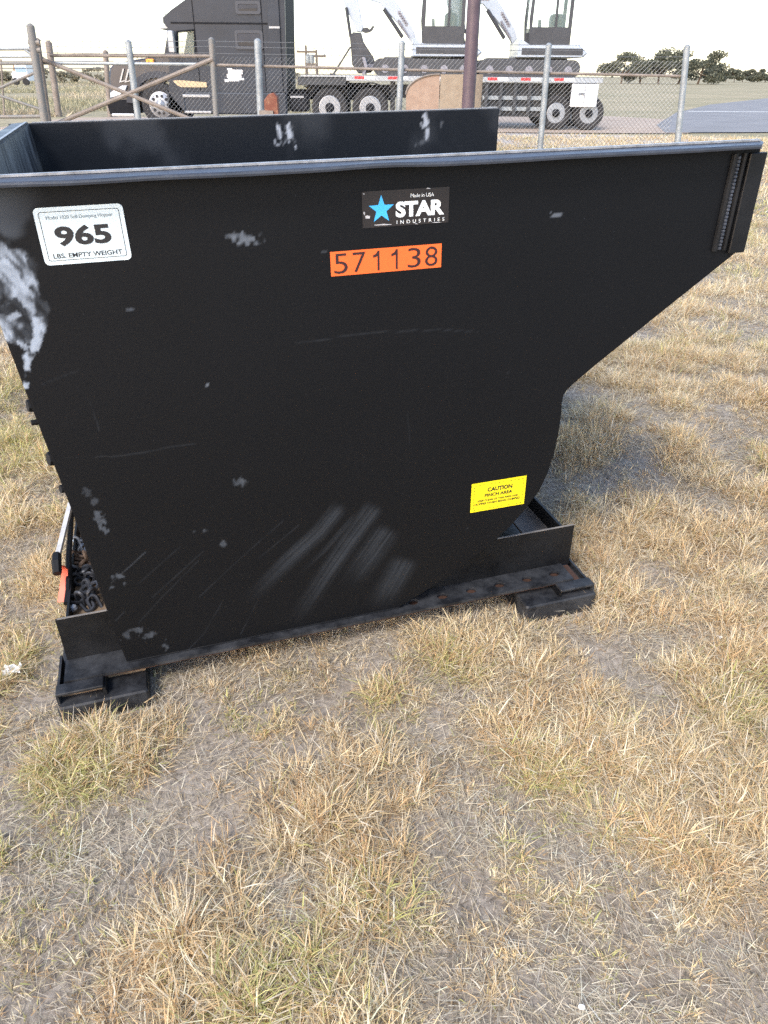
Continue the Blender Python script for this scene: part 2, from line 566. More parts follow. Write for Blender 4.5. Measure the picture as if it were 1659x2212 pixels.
mat('gravel', (.33, .30, .28), .95, col2=(.44, .41, .38), thr=(.35, .65), scale=1.2, bump=.6, bscale=25)
mat('lot_dirt', (.33, .25, .19), .95, col2=(.40, .32, .25), thr=(.35, .65), scale=.8, bump=.5, bscale=20)
mat('asphalt', (.17, .168, .172), .9, col2=(.225, .222, .225), thr=(.35, .65), scale=.7, bump=.3, bscale=40)
mat('road_paint', (.62, .62, .60), .8, var=.15, scale=3)
sheet('gravel_lane', [(-60, 17.5), (-20, 18.2), (3, 18.6), (8, 19.6), (9, 22.2), (4, 23.2), (-60, 22.6)], .006, 'gravel', 'pale gravel lane crossing behind the fence')
sheet('truck_lot', [(-11, 22.9), (4, 23.5), (8.5, 23.8), (13, 29), (9, 34), (-4, 32), (-11, 29)], .010, 'lot_dirt', 'bare tan dirt lot under the parked truck')
sheet('road', [(8, 24.0), (14, 25.2), (40, 26), (400, 30), (400, 120), (60, 82), (33, 72), (19, 50), (13, 38), (9, 28)], .016, 'asphalt', 'grey asphalt road at the right')
sheet('road_marking', [(14, 39.2), (60, 41.5), (60, 42.1), (14, 39.7)], .022, 'road_paint', 'pale painted line along the asphalt road')

# ------------------------------------------------------------------ the hopper
hopper = thing('self_dumping_hopper', 'black steel self-dumping hopper with side stickers, standing on the dry grass', 'hopper')
hopper.matrix_world = HM
W = 1.377
ZB = .0868
LEFT = [(.0868, .3386), (.20, .3268), (.55, .3065), (.837, .2810), (.9937, .2680), (1.25, .2470)]
RIGHT = [(.0868, 1.0827), (.1060, 1.120), (.1595, 1.2213), (.2080, 1.300), (.2593, 1.3715), (.3000, 1.4140), (.3415, 1.4496), (.4011, 1.4930), (.4550, 1.5120), (.5043, 1.5231), (.5650, 1.5300), (.6189, 1.5315), (.6600, 1.5290), (.6800, 1.5310), (.6937, 1.5400), (.7100, 1.5580), (.7636, 1.6291), (1.0038, 1.9675), (1.0045, 1.9680), (1.25, 1.9690)]


def prof(tab, z):
    return np.interp(z, [t[0] for t in tab], [t[1] for t in tab])


def seg_mask(X, Z, pts, w, seed, streak=0.0):
    """soft brush along a polyline given in hopper x,z"""
    best = np.full(X.shape, 9.0); along = np.zeros(X.shape); acc = 0; side = np.zeros(X.shape)
    for (x0, z0), (x1, z1) in zip(pts[:-1], pts[1:]):
        dx, dz = x1 - x0, z1 - z0; L = math.hypot(dx, dz)
        t = np.clip(((X - x0) * dx + (Z - z0) * dz) / (L * L), 0, 1)
        d = np.hypot(X - x0 - t * dx, Z - z0 - t * dz)
        sg = ((X - x0) * dz - (Z - z0) * dx) / L
        m = d < best
        best = np.where(m, d, best); along = np.where(m, acc + t * L, along); side = np.where(m, sg, side)
        acc += L
    k = 1 - sstep(.45 * w, w, best) if not streak else (1 - sstep(.15 * w, 1.15 * w, best))
    if streak:
        s = vnoise(side * 260, along * 4, seed) * .45 + vnoise(side * 620, along * 6, seed + 5) * .35 + fbm(X * 40, Z * 40, seed) * .2
        k = k * np.clip(1 - streak + streak * 2.0 * (s - .12), 0, 1.3)
        k = k * (sstep(0, .035, along) * (1 - sstep(acc * .35, acc, along)))
    return np.clip(k, 0, 1)


def H2(pts):
    return [(lambda q: (q.x, q.z))(hop(a, b, y=0)) for a, b in pts]


def wear_near(X, Z):
    w = np.zeros(X.shape)
    n1 = fbm(X * 26, Z * 20, 5); n2 = fbm(X * 75, Z * 55, 8); n3 = fbm(X * 14, Z * 9, 21); n4 = fbm(X * 110, Z * 110, 28, 3)
    # big pale smear at the back edge
    c = [(hop(25, 590, y=0), .055, .055), (hop(30, 650, y=0), .065, .05), (hop(45, 700, y=0), .055, .04), (hop(70, 665, y=0), .035, .03), (hop(5, 610, y=0), .05, .07), (hop(-30, 560, y=0), .06, .07)]
    b = np.full(X.shape, -2.0)
    for q, rx, rz in c:
        b = np.maximum(b, 1 - np.hypot((X - q.x) / rx, (Z - q.z) / rz))
    m = sstep(.02, .20, b + (n1 - .5) * .62 + (n2 - .5) * .28)
    crease = sstep(.36, .60, fbm(X * 40 + 4 * n3, Z * 34 + 3 * n1, 33)) * (.55 + .75 * fbm(X * 120, Z * 90, 35))
    brk = sstep(.30, .62, .5 * vnoise((X + Z * .6) * 120, (Z - X * .6) * 22, 47) + .5 * fbm(X * 60, Z * 60, 48))
    w = np.maximum(w, m * (.08 + .85 * crease) * (.25 + .75 * brk) * (.65 + .6 * n2))
    for pts, wd, s in (([(78, 690), (82, 730), (70, 752), (60, 770)], .010, .95), ([(66, 752), (58, 790), (55, 832)], .007, .9), ([(85, 700), (88, 742), (76, 758)], .006, .8), ([(40, 735), (62, 752)], .006, .85), ([(30, 640), (62, 610)], .010, .9), ([(20, 690), (60, 672)], .008, .7)):
        w = np.maximum(w, seg_mask(X + (n2 - .5) * .012, Z + (n1 - .5) * .014, H2(pts), wd, 2) * s * sstep(.30, .50, n2))
    w = np.maximum(w, sstep(.60, .72, fbm(X * 9, Z * 9, 41)) * sstep(.42, .30, X) * sstep(1.02, 1.1, Z) * .16)
    # broad scuffs near the bottom
    for k, (pts, wd, s) in enumerate((([(742, 1086), (690, 1150), (620, 1213), (520, 1315)], .017, .30), ([(815, 1086), (760, 1160), (705, 1240), (622, 1365)], .020, .30), ([(845, 1135), (800, 1200), (745, 1275)], .028, .26), ([(880, 1200), (850, 1255), (806, 1325)], .030, .26), ([(775, 1105), (700, 1190), (640, 1245)], .006, .24))):
        w = np.maximum(w, seg_mask(X, Z, H2(pts), wd * 1.6, 60 + k, .85) * s * .23)
    for k, (pts, s) in enumerate((([(612, 1125), (520, 1205), (430, 1290)], .13), ([(645, 1135), (560, 1205)], .10), ([(440, 1190), (330, 1290)], .11), ([(430, 1210), (350, 1290), (300, 1345)], .08), ([(480, 1300), (440, 1370), (400, 1410)], .08), ([(560, 1290), (520, 1370)], .10), ([(700, 1240), (640, 1330)], .12), ([(315, 1192), (240, 1260)], .22), ([(390, 1180), (300, 1260)], .10), ([(270, 1320), (250, 1340)], .12))):
        w = np.maximum(w, seg_mask(X, Z, H2(pts), .0022, 80 + k) * s * .28 * (.1 + 1.1 * vnoise(X * 30, Z * 30, k)))
    # long faint hairlines
    for k, (pts, s) in enumerate((([(640, 742), (800, 718), (950, 712), (1095, 720)], .10), ([(130, 990), (260, 985), (420, 958)], .08), ([(165, 835), (195, 870), (215, 930)], .10), ([(90, 830), (170, 800)], .06), ([(875, 820), (885, 960)], .04))):
        w = np.maximum(w, seg_mask(X, Z, H2(pts), .0022, 90 + k) * s * .28 * sstep(.3, .6, fbm(X * 12, Z * 12, k)))
    # chips and small scrapes
    for k, (px, py, rx, rz, s) in enumerate(((528, 517, .030, .011, .75), (512, 512, .016, .008, .5), (1203, 464, .012, .004, .6), (1190, 460, .004, .003, .5), (521, 1041, .014, .009, .28), (482, 1174, .007, .010, .35), (443, 1148, .006, .004, .22), (419, 1147, .004, .004, .2), (280, 669, .008, .003, .4), (447, 832, .003, .003, .5), (1098, 803, .003, .006, .10), (213, 1115, .010, .020, .40), (225, 1140, .009, .018, .42), (203, 1085, .008, .012, .25), (188, 1062, .008, .010, .18), (257, 1245, .012, .007, .30), (268, 1262, .007, .009, .28), (240, 1270, .006, .004, .3), (275, 1372, .014, .012, .26), (295, 1362, .016, .008, .30), (320, 1372, .014, .008, .26), (358, 1395, .008, .014, .30), (700, 545, .004, .002, .2), (935, 890, .003, .003, .2), (1010, 1140, .004, .003, .15))):
        q = hop(px, py, y=0)
        e = 1 - np.hypot((X - q.x) / rx, (Z - q.z) / rz)
        w = np.maximum(w, sstep(-.10, .45, e * .8 + (n4 - .5) * 2.2) * (e > -.8) * s * .52 * (.35 + .9 * n2))
    # light dust film
    return np.clip(w, 0, 1)


def wear_far(X, Z):
    w = np.zeros(X.shape); n2 = fbm(X * 60, Z * 60, 18)
    def hf(a, b):
        q = hop(a, b, y=W); return q.x, q.z
    for pts, wd, s in (([(600, 272), (606, 290), (612, 312)], .010, .9), ([(622, 270), (626, 292), (634, 318)], .012, .95), ([(594, 305), (600, 312)], .008, .6), ([(917, 248), (920, 266)], .014, .9), ([(924, 278), (922, 294)], .010, .8), ([(910, 268), (912, 274)], .008, .6), ([(955, 262), (950, 276)], .008, .15), ([(900, 312), (925, 298)], .010, .12)):
        w = np.maximum(w, seg_mask(X + (n2 - .5) * .02, Z + (n2 - .5) * .02, [hf(*p) for p in pts], wd, 3) * s * sstep(.36, .52, n2))
    w = w + .05 * sstep(.5, .75, fbm(X * 5, Z * 4, 77))
    return np.clip(w, 0, 1)


def side_plate(name, y0, y1, face_y, wearf, step, xmax=9.0, pm='hopper_plate'):
    """plate with a fine grid on the face the photo shows (so that scrapes have detail)"""
    zs = np.unique(np.round(np.concatenate([np.arange(ZB, 1.25, step), [t[0] for t in LEFT], [t[0] for t in RIGHT]]), 5))
    nc = int(1.72 / step)
    u = np.linspace(0, 1, nc + 1)
    xl = prof(LEFT, zs)[:, None]; xr = np.minimum(prof(RIGHT, zs), xmax)[:, None]
    X = xl + (xr - xl) * u[None, :]; Z = np.repeat(zs[:, None], nc + 1, 1)
    nr = len(zs)
    other = y1 if face_y == y0 else y0
    v1 = np.stack([X, np.full(X.shape, face_y), Z], -1).reshape(-1, 3)
    v2 = np.stack([np.concatenate([xl, xr], 1), np.full((nr, 2), other), np.repeat(zs[:, None], 2, 1)], -1).reshape(-1, 3)
    id1 = np.arange(nr * (nc + 1)).reshape(nr, nc + 1); id2 = nr * (nc + 1) + np.arange(nr * 2).reshape(nr, 2)
    q = [np.stack([id1[:-1, :-1], id1[:-1, 1:], id1[1:, 1:], id1[1:, :-1]], -1).reshape(-1, 4),
         np.stack([id2[:-1, 1], id2[:-1, 0], id2[1:, 0], id2[1:, 1]], -1),
         np.stack([id1[:-1, 0], id1[1:, 0], id2[1:, 0], id2[:-1, 0]], -1),
         np.stack([id1[:-1, -1], id2[:-1, 1], id2[1:, 1], id1[1:, -1]], -1)]
    Q = np.concatenate(q)
    # top and bottom edges
    T = []
    for row, rid in ((0, id1[0]), (nr - 1, id1[-1])):
        a, b = id2[row]
        T += [(rid[i], rid[i + 1], a) for i in range(nc)] + [(rid[-1], b, a)]
    V = np.concatenate([v1, v2])
    me = big_mesh(name, V, Q, np.array(T), pm)
    wv = np.concatenate([wearf(X, Z).ravel(), np.zeros(nr * 2)]).astype(np.float32)
    at_ = me.attributes.new('wear', 'FLOAT', 'POINT'); at_.data.foreach_set('value', wv)
    return link(name, me, hopper)


side_plate('side_plate', 0.0, .006, 0.0, wear_near, .0042)
side_plate('side_plate', W - .006, W, W - .006, wear_far, .0075, 1.925, 'hopper_plate_skylit')

# shell: back wall, floor, rocker curve and chute, between the side plates
out = [(x, z) for z, x in reversed(LEFT)] + [(x, z) for z, x in RIGHT[:-2]]
inner = []
for i, (x, z) in enumerate(out):
    a = out[max(i - 1, 0)]; b = out[min(i + 1, len(out) - 1)]
    dx, dz = b[0] - a[0], b[1] - a[1]; L = math.hypot(dx, dz)
    inner.append((x - dz / L * .006, z + dx / L * .006))
o1 = [(x + (-(b[1] - a[1])) / math.hypot(b[0] - a[0], b[1] - a[1]) * .003, z + (b[0] - a[0]) / math.hypot(b[0] - a[0], b[1] - a[1]) * .003) for (x, z), a, b in [(out[i], out[max(i - 1, 0)], out[min(i + 1, len(out) - 1)]) for i in range(len(out))]]
kb = len(LEFT) - 1
mb = MB()
for i in range(kb, len(out) - 1):
    p = [o1[i], o1[i + 1], inner[i + 1], inner[i]]
    mb.prism(p, .006, W - .006)
mb.build('chute_shell', 'hopper_black', hopper)
mb = MB()
for i in range(0, kb):
    p = [o1[i], o1[i + 1], inner[i + 1], inner[i]]
    mb.prism(p, .006, W - .006)
mb.build('back_wall', 'back_wall_inside', hopper)

# rim flange along near side, far side and back; the lip is a rolled edge
sec = [(.004, .0030), (-.022, .0018), (-.043, .0006), (-.0458, -.0012), (-.0464, -.0045), (-.0450, -.0085), (-.030, -.0090), (.004, -.0090)]
def rim_bar(y_of, x_in0, x_in1, dx0, dx1):
    mb = MB(); v = []; n = len(sec); K = 40
    for k in range(K + 1):
        for s_, h_ in sec:
            t = -s_ / .046
            xa = x_in0 + dx0 * max(t, 0); xb = x_in1 + dx1 * max(t, 0)
            x = xa + (xb - xa) * k / K
            wob = (vnoise(np.array(k * .31), np.array(t * 2), 4) - .5) * .004 * (t > .5)
            end = .006 if k in (0, K) and t > .7 else 0
            v.append((x, y_of(s_ + end), 1.25 + h_ + float(wob)))
    f = [(k * n + i, k * n + (i + 1) % n, (k + 1) * n + (i + 1) % n, (k + 1) * n + i) for k in range(K) for i in range(n)]
    f += [tuple(range(n)), tuple(K * n + i for i in range(n))]
    mb.add(v, f)
    return mb
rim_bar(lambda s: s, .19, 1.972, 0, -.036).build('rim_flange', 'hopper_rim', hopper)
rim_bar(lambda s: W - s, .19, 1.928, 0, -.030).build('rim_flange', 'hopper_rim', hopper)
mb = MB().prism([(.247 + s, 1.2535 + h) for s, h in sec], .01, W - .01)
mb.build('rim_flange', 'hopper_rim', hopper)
MB().box(.262, 1.962, -.0035, .0075, 1.2534, 1.2575).build('worn_rim_highlight', 'worn_edge_highlight', hopper)  # pale strips draw the highlight along the worn rim edge
MB().box(.262, 1.918, W - .0065, W + .0005, 1.2538, 1.2562).build('worn_rim_highlight', 'worn_edge_highlight', hopper)
MB().box(.243, .2505, .03, W - .03, 1.2575, 1.2592).build('worn_rim_highlight', 'worn_edge_highlight', hopper)

# stiffener at the spout
MB().box(1.937, 1.9835, -.0110, -.0005, 1.0050, 1.2300, b=.002).build('spout_stiffener', 'hopper_black', hopper)
mb = MB()
for xx, rr in ((1.8985, .0075), (1.9265, .0065)):
    mb.tube([(xx, -.002, 1.0130), (xx + .001, -.002, 1.2300)], rr, 8)
mb.build('spout_rod', 'hopper_black', hopper, True)
mb = MB()
for k in range(26):
    z = 1.018 + k * .0081
    mb.lathe([(.001, -.0045), (.0042, -.003), (.0052, 0), (.0042, .003), (.001, .0045)], (1.9125 + random.uniform(-.0006, .0006), -.0025, z), 'z', 6)
mb.build('weld_bead', 'worn_edge_highlight' if False else 'hopper_rim', hopper, True)

# base rails: upright leg with an outward flange full of round holes
RX0, RX1 = .1871, 1.6600
def base_rail(side):
    sy = (lambda y: y) if side == 0 else (lambda y: W - y)
    mb = MB()
    y0, y1 = sorted((sy(.060), sy(.068)))
    mb.box(RX0, RX1, y0, y1, .0760, .2175)
    o = mb.build('base_rail', 'hopper_black', hopper)
    fl = MB(); pit = .0905; x = RX0 - .004; zt, zb_ = .0838, .0755
    fy0, fy1 = -.0220, .0595
    cells = []
    while x + pit <= RX1 + .02:
        cells.append((x, min(x + pit, RX1 + .012))); x += pit
    for (a, b) in cells:
        cx, cy, r = (a + b) / 2, (fy0 + fy1) / 2 - .002, .0135
        my, mx_ = (fy0 + fy1) / 2, (a + b) / 2
        outer = [(b, my), (b, fy1), (mx_, fy1), (a, fy1), (a, my), (a, fy0), (mx_, fy0), (b, fy0)]
        inn = [(cx + r * 1.25 * math.cos(k * math.pi / 4), cy + r * math.sin(k * math.pi / 4)) for k in range(8)]
        if a < .75: inn = [(cx + .0004 * math.cos(k * math.pi / 4), cy + .0004 * math.sin(k * math.pi / 4)) for k in range(8)]
        v = [(p[0], sy(p[1]), z) for z in (zt, zb_) for p in outer + inn]
        f = []
        for k in range(8):
            j = (k + 1) % 8
            f += [(k, j, 8 + j, 8 + k), (16 + k, 24 + k, 24 + j, 16 + j), (8 + k, 8 + j, 24 + j, 24 + k)]
        f += [(6, 5, 21, 22), (7, 6, 22, 23)]
        fl.add(v, f)
    fl.build('track_flange', 'dusty_black', o)
    mb = MB().box(RX0, RX1 - .005, min(sy(.0595), sy(-.018)), max(sy(.0595), sy(-.018)), .0700, .0735)
    mb.build('track_backing', 'rust_hole', o)
    mb = MB().box(RX0 + .004, RX1 - .002, min(sy(.0612), sy(.0668)), max(sy(.0612), sy(.0668)), .2176, .2190)
    mb.build('worn_rail_edge', 'dirty_grey', o)
base_rail(0); base_rail(1)
# end members of the base
o = MB().box(1.622, 1.6300, .0685, W - .0685, .095, .2130).build('base_end_angle', 'hopper_black', hopper)
MB().box(1.535, 1.6215, .0685, W - .0685, .1550, .1630).build('inner_flange', 'dirty_grey', o)
mb = MB().box(.1960, .2020, .0685, W - .0685, .095, .1640)
o = mb.build('base_end_angle', 'hopper_black', hopper)
MB().box(.2025, .3350, .0685, W - .0685, .1180, .1260).build('dirty_floor_plate', 'rusty_dirt', o)
MB().box(.3350, .3420, .0690, W - .0690, .118, .1900).build('base_crossbar', 'hopper_black', hopper)
# fork pockets: thick bottom channel, half-width top lip, divider
def pocket(x0, x1, zt, lip0, lip1, div):
    mb = MB().box(x0, x1, -.0740, W + .0740, -.012, zt, b=.005)
    o = mb.build('fork_pocket', 'dusty_black', hopper)
    for s in (0, 1):
        f = (lambda y: y) if s == 0 else (lambda y: W - y)
        g = lambda a, b: sorted((f(a), f(b)))
        MB().box(lip0, lip1, *g(-.060, -.0225), .0705, .0790, b=.002).build('pocket_lip', 'dusty_black', o)
        MB().box(div - .004, div + .004, *g(-.058, .10), zt - .001, .0704).build('pocket_divider', 'hopper_black', o)
        e = lip0 if lip0 < div else lip1
        MB().box(min(e, e + (.006 if e < div else -.006)), max(e, e + (.006 if e < div else -.006)), *g(-.060, .10), zt - .001, .0704).build('pocket_end', 'dusty_black', o)
        MB().box(min(lip0, lip1) + .008, max(lip0, lip1) - .008, *g(-.034, -.028), zt - .001, .0690).build('pocket_back', 'rusty_dirt', o)
        oa, ob_ = (lip1 + .006, x1 - .003) if lip0 < div else (x0 + .003, lip0 - .006)
        MB().box(oa, ob_, *g(.004, .012), zt - .001, .0690).build('pocket_back', 'rusty_dirt', o)
    return o
pocket(.1607, .3818, .0445, .1630, .2780, .2780)
pocket(1.4533, 1.6835, .0540, 1.5700, 1.6815, 1.5700)

# release lever with red grip at the back, latch pieces up the back wall
def hz(c7x, c7y, z):
    return hop((80 + c7x / 3.16) / 1.2206, (1250 + c7y / 3.16) / 1.2206, z=z)
pA, pB = hz(330, 235, .225), hz(218, 690, .225)
lev = MB(); dv = (pB - pA).normalized(); sdv = Vector((-dv.y, dv.x, 0)) * .0065
lev.add([pA + sdv, pA - sdv, pB - sdv, pB + sdv] + [q - Vector((0, 0, .014)) for q in (pA + sdv, pA - sdv, pB - sdv, pB + sdv)], [(0, 1, 2, 3), (7, 6, 5, 4), (0, 4, 5, 1), (1, 5, 6, 2), (2, 6, 7, 3), (3, 7, 4, 0)])
lever = lev.build('release_lever', 'lever_grey', hopper)
pC = hz(225, 830, .205)
MB().tube([pB + Vector((0, .01, .001)), pB + (pC - pB) * .4 + Vector((0, 0, .004)), pC], [.013, .014, .012], 6).build('lever_block', 'hopper_black', lever)
pD, pE, pF = hz(268, 775, .200), hz(282, 880, .165), hz(262, 1065, .12)
mb = MB(); pts = [hz(262, 765, .203), hz(288, 800, .190), pE, hz(275, 960, .145), pF]
for a, (q, wd) in enumerate(zip(pts, (.005, .008, .010, .011, .0115))):
    sx = Vector((wd, -.002, 0))
    mb.v += [tuple(q - sx), tuple(q + sx), tuple(q + sx + Vector((0, .010, -.004))), tuple(q - sx + Vector((0, .010, -.004)))]
for a in range(len(pts) - 1):
    for k in range(4):
        mb.f.append((a * 4 + k, a * 4 + (k + 1) % 4, a * 4 + 4 + (k + 1) % 4, a * 4 + 4 + k)); mb.m.append(0)
mb.f += [(0, 1, 2, 3), tuple(len(mb.v) - 4 + k for k in range(4))]; mb.m += [0, 0]
mb.build('red_grip', 'red_grip', lever, True)
# guard strip running beside the base end
q0, q1 = hz(345, 300, .20), hz(300, 1080, .15)
MB().tube([q0, hz(318, 700, .18), hz(316, 960, .16), q1], [.008, .009, .008, .008], 6).build('latch_guard', 'hopper_black', hopper)
for k, (a, b, sx, sz) in enumerate(((64, 876, .020, .022), (72, 912, .022, .010), (108, 990, .014, .026), (134, 1055, .010, .016))):
    q = hop(a + 8, b, y=.05)
    MB().tube([q + Vector((-.012, 0, 0)), q + Vector((sx, .012, -.004))], [sz * .6, sz * .8], 7).build('latch_bracket', 'hopper_black', hopper)
q = hz(357, 1118, .142)
MB().lathe([(.002, -.010), (.009, -.007), (.012, 0), (.009, .007), (.002, .010)], (q.x, q.y, q.z), 'z', 12).build('bolt_head', 'chain_zinc', hopper, True)

# ------------------------------------------------------------------ stickers
def text_mesh(s, bold=0.0, space=1.0):
    cu = bpy.data.curves.new('lettering', 'FONT'); cu.body = s; cu.size = 1; cu.offset = bold; cu.space_character = space; cu.resolution_u = 4
    ob = bpy.data.objects.new('lettering', cu); COL.objects.link(ob)
    dg = bpy.context.evaluated_depsgraph_get(); dg.update()
    me = bpy.data.meshes.new_from_object(ob.evaluated_get(dg))
    bpy.data.objects.remove(ob); bpy.data.curves.remove(cu)
    return me


def fit_text(s, x0, x1, z0, z1, m, parent, y=-.0018, bold=0.0, space=1.0, name='lettering'):
    me = text_mesh(s, bold, space)
    co = np.zeros(len(me.vertices) * 3); me.vertices.foreach_get('co', co); co = co.reshape(-1, 3)
    mn, mx = co.min(0), co.max(0)
    n = np.zeros_like(co)
    n[:, 0] = x0 + (co[:, 0] - mn[0]) / (mx[0] - mn[0]) * (x1 - x0)
    n[:, 2] = z0 + (co[:, 1] - mn[1]) / (mx[1] - mn[1]) * (z1 - z0)
    n[:, 1] = y
    me.vertices.foreach_set('co', n.ravel()); me.update()
    me.materials.clear(); me.materials.append(MAT[m])
    o = link(name, me, parent)
    return o


def rrect(x0, x1, z0, z1, r, n=5):
    pts = []
    for cx, cz, a0 in ((x1 - r, z1 - r, 0), (x0 + r, z1 - r, 90), (x0 + r, z0 + r, 180), (x1 - r, z0 + r, 270)):
        for k in range(n + 1):
            a = math.radians(a0 + 90 * k / n); pts.append((cx + r * math.cos(a), cz + r * math.sin(a)))
    return pts


# weight sticker
x0, x1, z0, z1 = .3762, .5352, 1.0962, 1.1992
stk = MB().prism(rrect(x0, x1, z0, z1, .009), -.0012, -.0002).build('weight_sticker', 'sticker_white', hopper)
stk['label'] = 'white empty-weight sticker reading 965'
U = lambda u: x0 + u * (x1 - x0)
V = lambda v: z1 - v * (z1 - z0)
b0 = rrect(x0 + .0080, x1 - .0080, z0 + .0075, z1 - .0075, .004); b1 = rrect(x0 + .0090, x1 - .0090, z0 + .0085, z1 - .0085, .0035)
MB().prism(b0, -.0017, -.0013, hole=b1).build('printed_border', 'print_black', stk)
fit_text('965', U(.18), U(.81), V(.68), V(.325), 'print_black', stk, bold=.035)
fit_text('Model 1020 Self-Dumping Hopper', U(.125), U(.87), V(.225), V(.145), 'print_grey', stk)
fit_text('LBS. EMPTY WEIGHT', U(.11), U(.90), V(.885), V(.80), 'print_black', stk, bold=.012)
# maker sticker
x0, x1, z0, z1 = 1.0050, 1.1965, 1.1234, 1.1945
stk = MB().prism([(x0, z0), (x1, z0), (x1, z1), (x0, z1)], -.0012, -.0002).build('maker_sticker', 'sticker_black', hopper)
stk['label'] = 'black sticker with a blue star and the word STAR'
cxs, czs, R = U(.215), V(.515), .0285
star = [(cxs + (R if k % 2 == 0 else R * .40) * math.sin(k * math.pi / 5), czs + (R if k % 2 == 0 else R * .40) * math.cos(k * math.pi / 5)) for k in range(10)]
MB().prism(star, -.0019, -.0013).build('star_emblem', 'print_blue', stk)
fit_text('STAR', U(.378), U(.945), V(.765), V(.325), 'print_white', stk, bold=.045, space=.95)
fit_text('INDUSTRIES', U(.39), U(.95), V(.945), V(.845), 'print_white', stk, space=1.9)
fit_text('Made in USA', U(.55), U(.82), V(.235), V(.13), 'print_white', stk)
for u0_, u1_, v0_, v1_ in ((.012, .03, .55, .64), (.03, .085, .66, .74), (.13, .33, .925, .955), (.80, .92, .975, .99), (.73, .78, .005, .03), (.01, .03, .05, .08), (.60, .64, .97, .99)):
    MB().prism([(U(u0_), V(v0_)), (U((u0_ + u1_) / 2), V(v0_ - .01)), (U(u1_), V(v0_ + .015)), (U(u1_ - .004), V(v1_)), (U(u0_ + .006), V(v1_ - .01))], -.0017, -.0013).build('worn_spot', 'sticker_worn', stk)
# number sticker
x0, x1, z0, z1 = .9328, 1.1828, 1.0300, 1.0805
stk = MB().prism([(x0, z0), (x1, z0), (x1, z1), (x0, z1)], -.0012, -.0002).build('number_sticker', 'sticker_orange', hopper)
stk['label'] = 'orange sticker with the number 571138'
for ch, a, b in zip('571138', (265, 425, 600, 760, 905, 1060), (380, 535, 655, 815, 1020, 1172)):
    ua, ub = U((a - 237) / 971), U((b - 237) / 971)
    if ch == '1':
        w_ = .0042
        MB().prism([(ub, V(.91)), (ub, V(.09)), (ub - w_ * .9, V(.09)), (ub - w_ * 1.6, V(.20)), (ua, V(.27)), (ua, V(.36)), (ub - w_, V(.31)), (ub - w_, V(.91))], -.0019, -.0013).build('numeral', 'print_maroon', stk)
    else:
        fit_text(ch, ua, ub, V(.91), V(.09), 'print_maroon', stk, bold=-.006, name='numeral')
# caution sticker
x0, x1, z0, z1 = 1.2887, 1.4485, .3680, .4572
stk = MB().prism([(x0, z0), (x1, z0), (x1, z1), (x0, z1)], -.0012, -.0002).build('caution_sticker', 'sticker_yellow', hopper)
stk['label'] = 'yellow caution sticker low on the side plate'
fit_text('CAUTION', U(.29), U(.745), V(.345), V(.20), 'print_black', stk, bold=.035)
fit_text('PINCH AREA', U(.245), U(.755), V(.52), V(.405), 'print_black', stk, bold=.03)
fit_text('KEEP CLEAR OF THIS AREA AND', U(.12), U(.875), V(.665), V(.60), 'print_black', stk, bold=.025)
fit_text('HOPPER WHEN BEING DUMPED', U(.07), U(.91), V(.775), V(.705), 'print_black', stk, bold=.025)
mb = MB()
for k in range(13):
    u = .06 + k * .0715
    if k % 5 != 3:
        for v in (.075, .93):
            mb.prism([(U(u), V(v)), (U(u + .028), V(v)), (U(u + .028), V(v + .014)), (U(u), V(v + .014))], -.0017, -.0013)
for k in range(8):
    v = .13 + k * .10
    for u in (.045, .95):
        mb.prism([(U(u), V(v)), (U(u + .008), V(v)), (U(u + .008), V(v + .04)), (U(u), V(v + .04))], -.0017, -.0013)
mb.build('printed_border', 'print_black', stk)

# ------------------------------------------------------------------ chain lying on the base behind the plate
chain = thing('steel_chain', 'heap of steel chain links lying on the hopper base behind the side plate', 'chain')
chain.matrix_world = HM @ Matrix.Translation(hz(450, 850, .128))
c0 = hz(450, 850, .128)
mb = MB(); n, k_ = 20, 6
v = []
for i in range(n):
    t = 2 * math.pi * i / n
    c = Vector((.0115 * math.cos(t), .0115 * math.sin(t) + (.011 if math.sin(t) > 0 else -.011), 0))
    d = Vector((math.cos(t), math.sin(t), 0))
    for j in range(k_):
        a = 2 * math.pi * j / k_
        v.append(c + (d * math.cos(a) + Vector((0, 0, 1)) * math.sin(a)) * .0046)
f = [(i * k_ + j, i * k_ + (j + 1) % k_, ((i + 1) % n) * k_ + (j + 1) % k_, ((i + 1) % n) * k_ + j) for i in range(n) for j in range(k_)]
lm = {}
for mname in ('chain_steel', 'chain_rust', 'chain_zinc'):
    m2 = MB().add(v, f); o = m2.build('chain_link', mname, None, True); lm[mname] = o.data; bpy.data.objects.remove(o)
path = [(400, 570, 'z'), (385, 625, 'z'), (425, 650, 'z'), (395, 715, 'r'), (440, 705, 'r'), (470, 740, 'r'), (400, 770, 'r'), (430, 800, 'r'), (490, 790, 'r'), (385, 850, 's'), (430, 850, 's'), (480, 840, 's'), (520, 860, 's'), (400, 905, 's'), (450, 900, 's'), (500, 905, 's'), (540, 890, 's'), (470, 975, 's'), (510, 990, 's'), (550, 1010, 's'), (480, 1030, 's'), (525, 1060, 's'), (395, 1075, 's'), (430, 1085, 's'), (480, 1100, 's'), (540, 1100, 's'), (450, 1000, 's')]
for i, (px, py, k) in enumerate(path):
    q = hz(px, py, .128) - c0
    o = link('chain_link', lm[{'z': 'chain_zinc', 'r': 'chain_rust', 's': 'chain_steel'}[k]], chain)
    o.location = q + Vector((0, 0, .004 + .016 * random.random()))
    o.scale = (1.15, 1.15, 1.15)
    o.rotation_euler = (random.uniform(-.5, .5) + (math.pi / 2.6 if i % 2 else 0), random.uniform(-.4, .4), random.uniform(0, 6.28))

# ------------------------------------------------------------------ fences
YF = 14.0


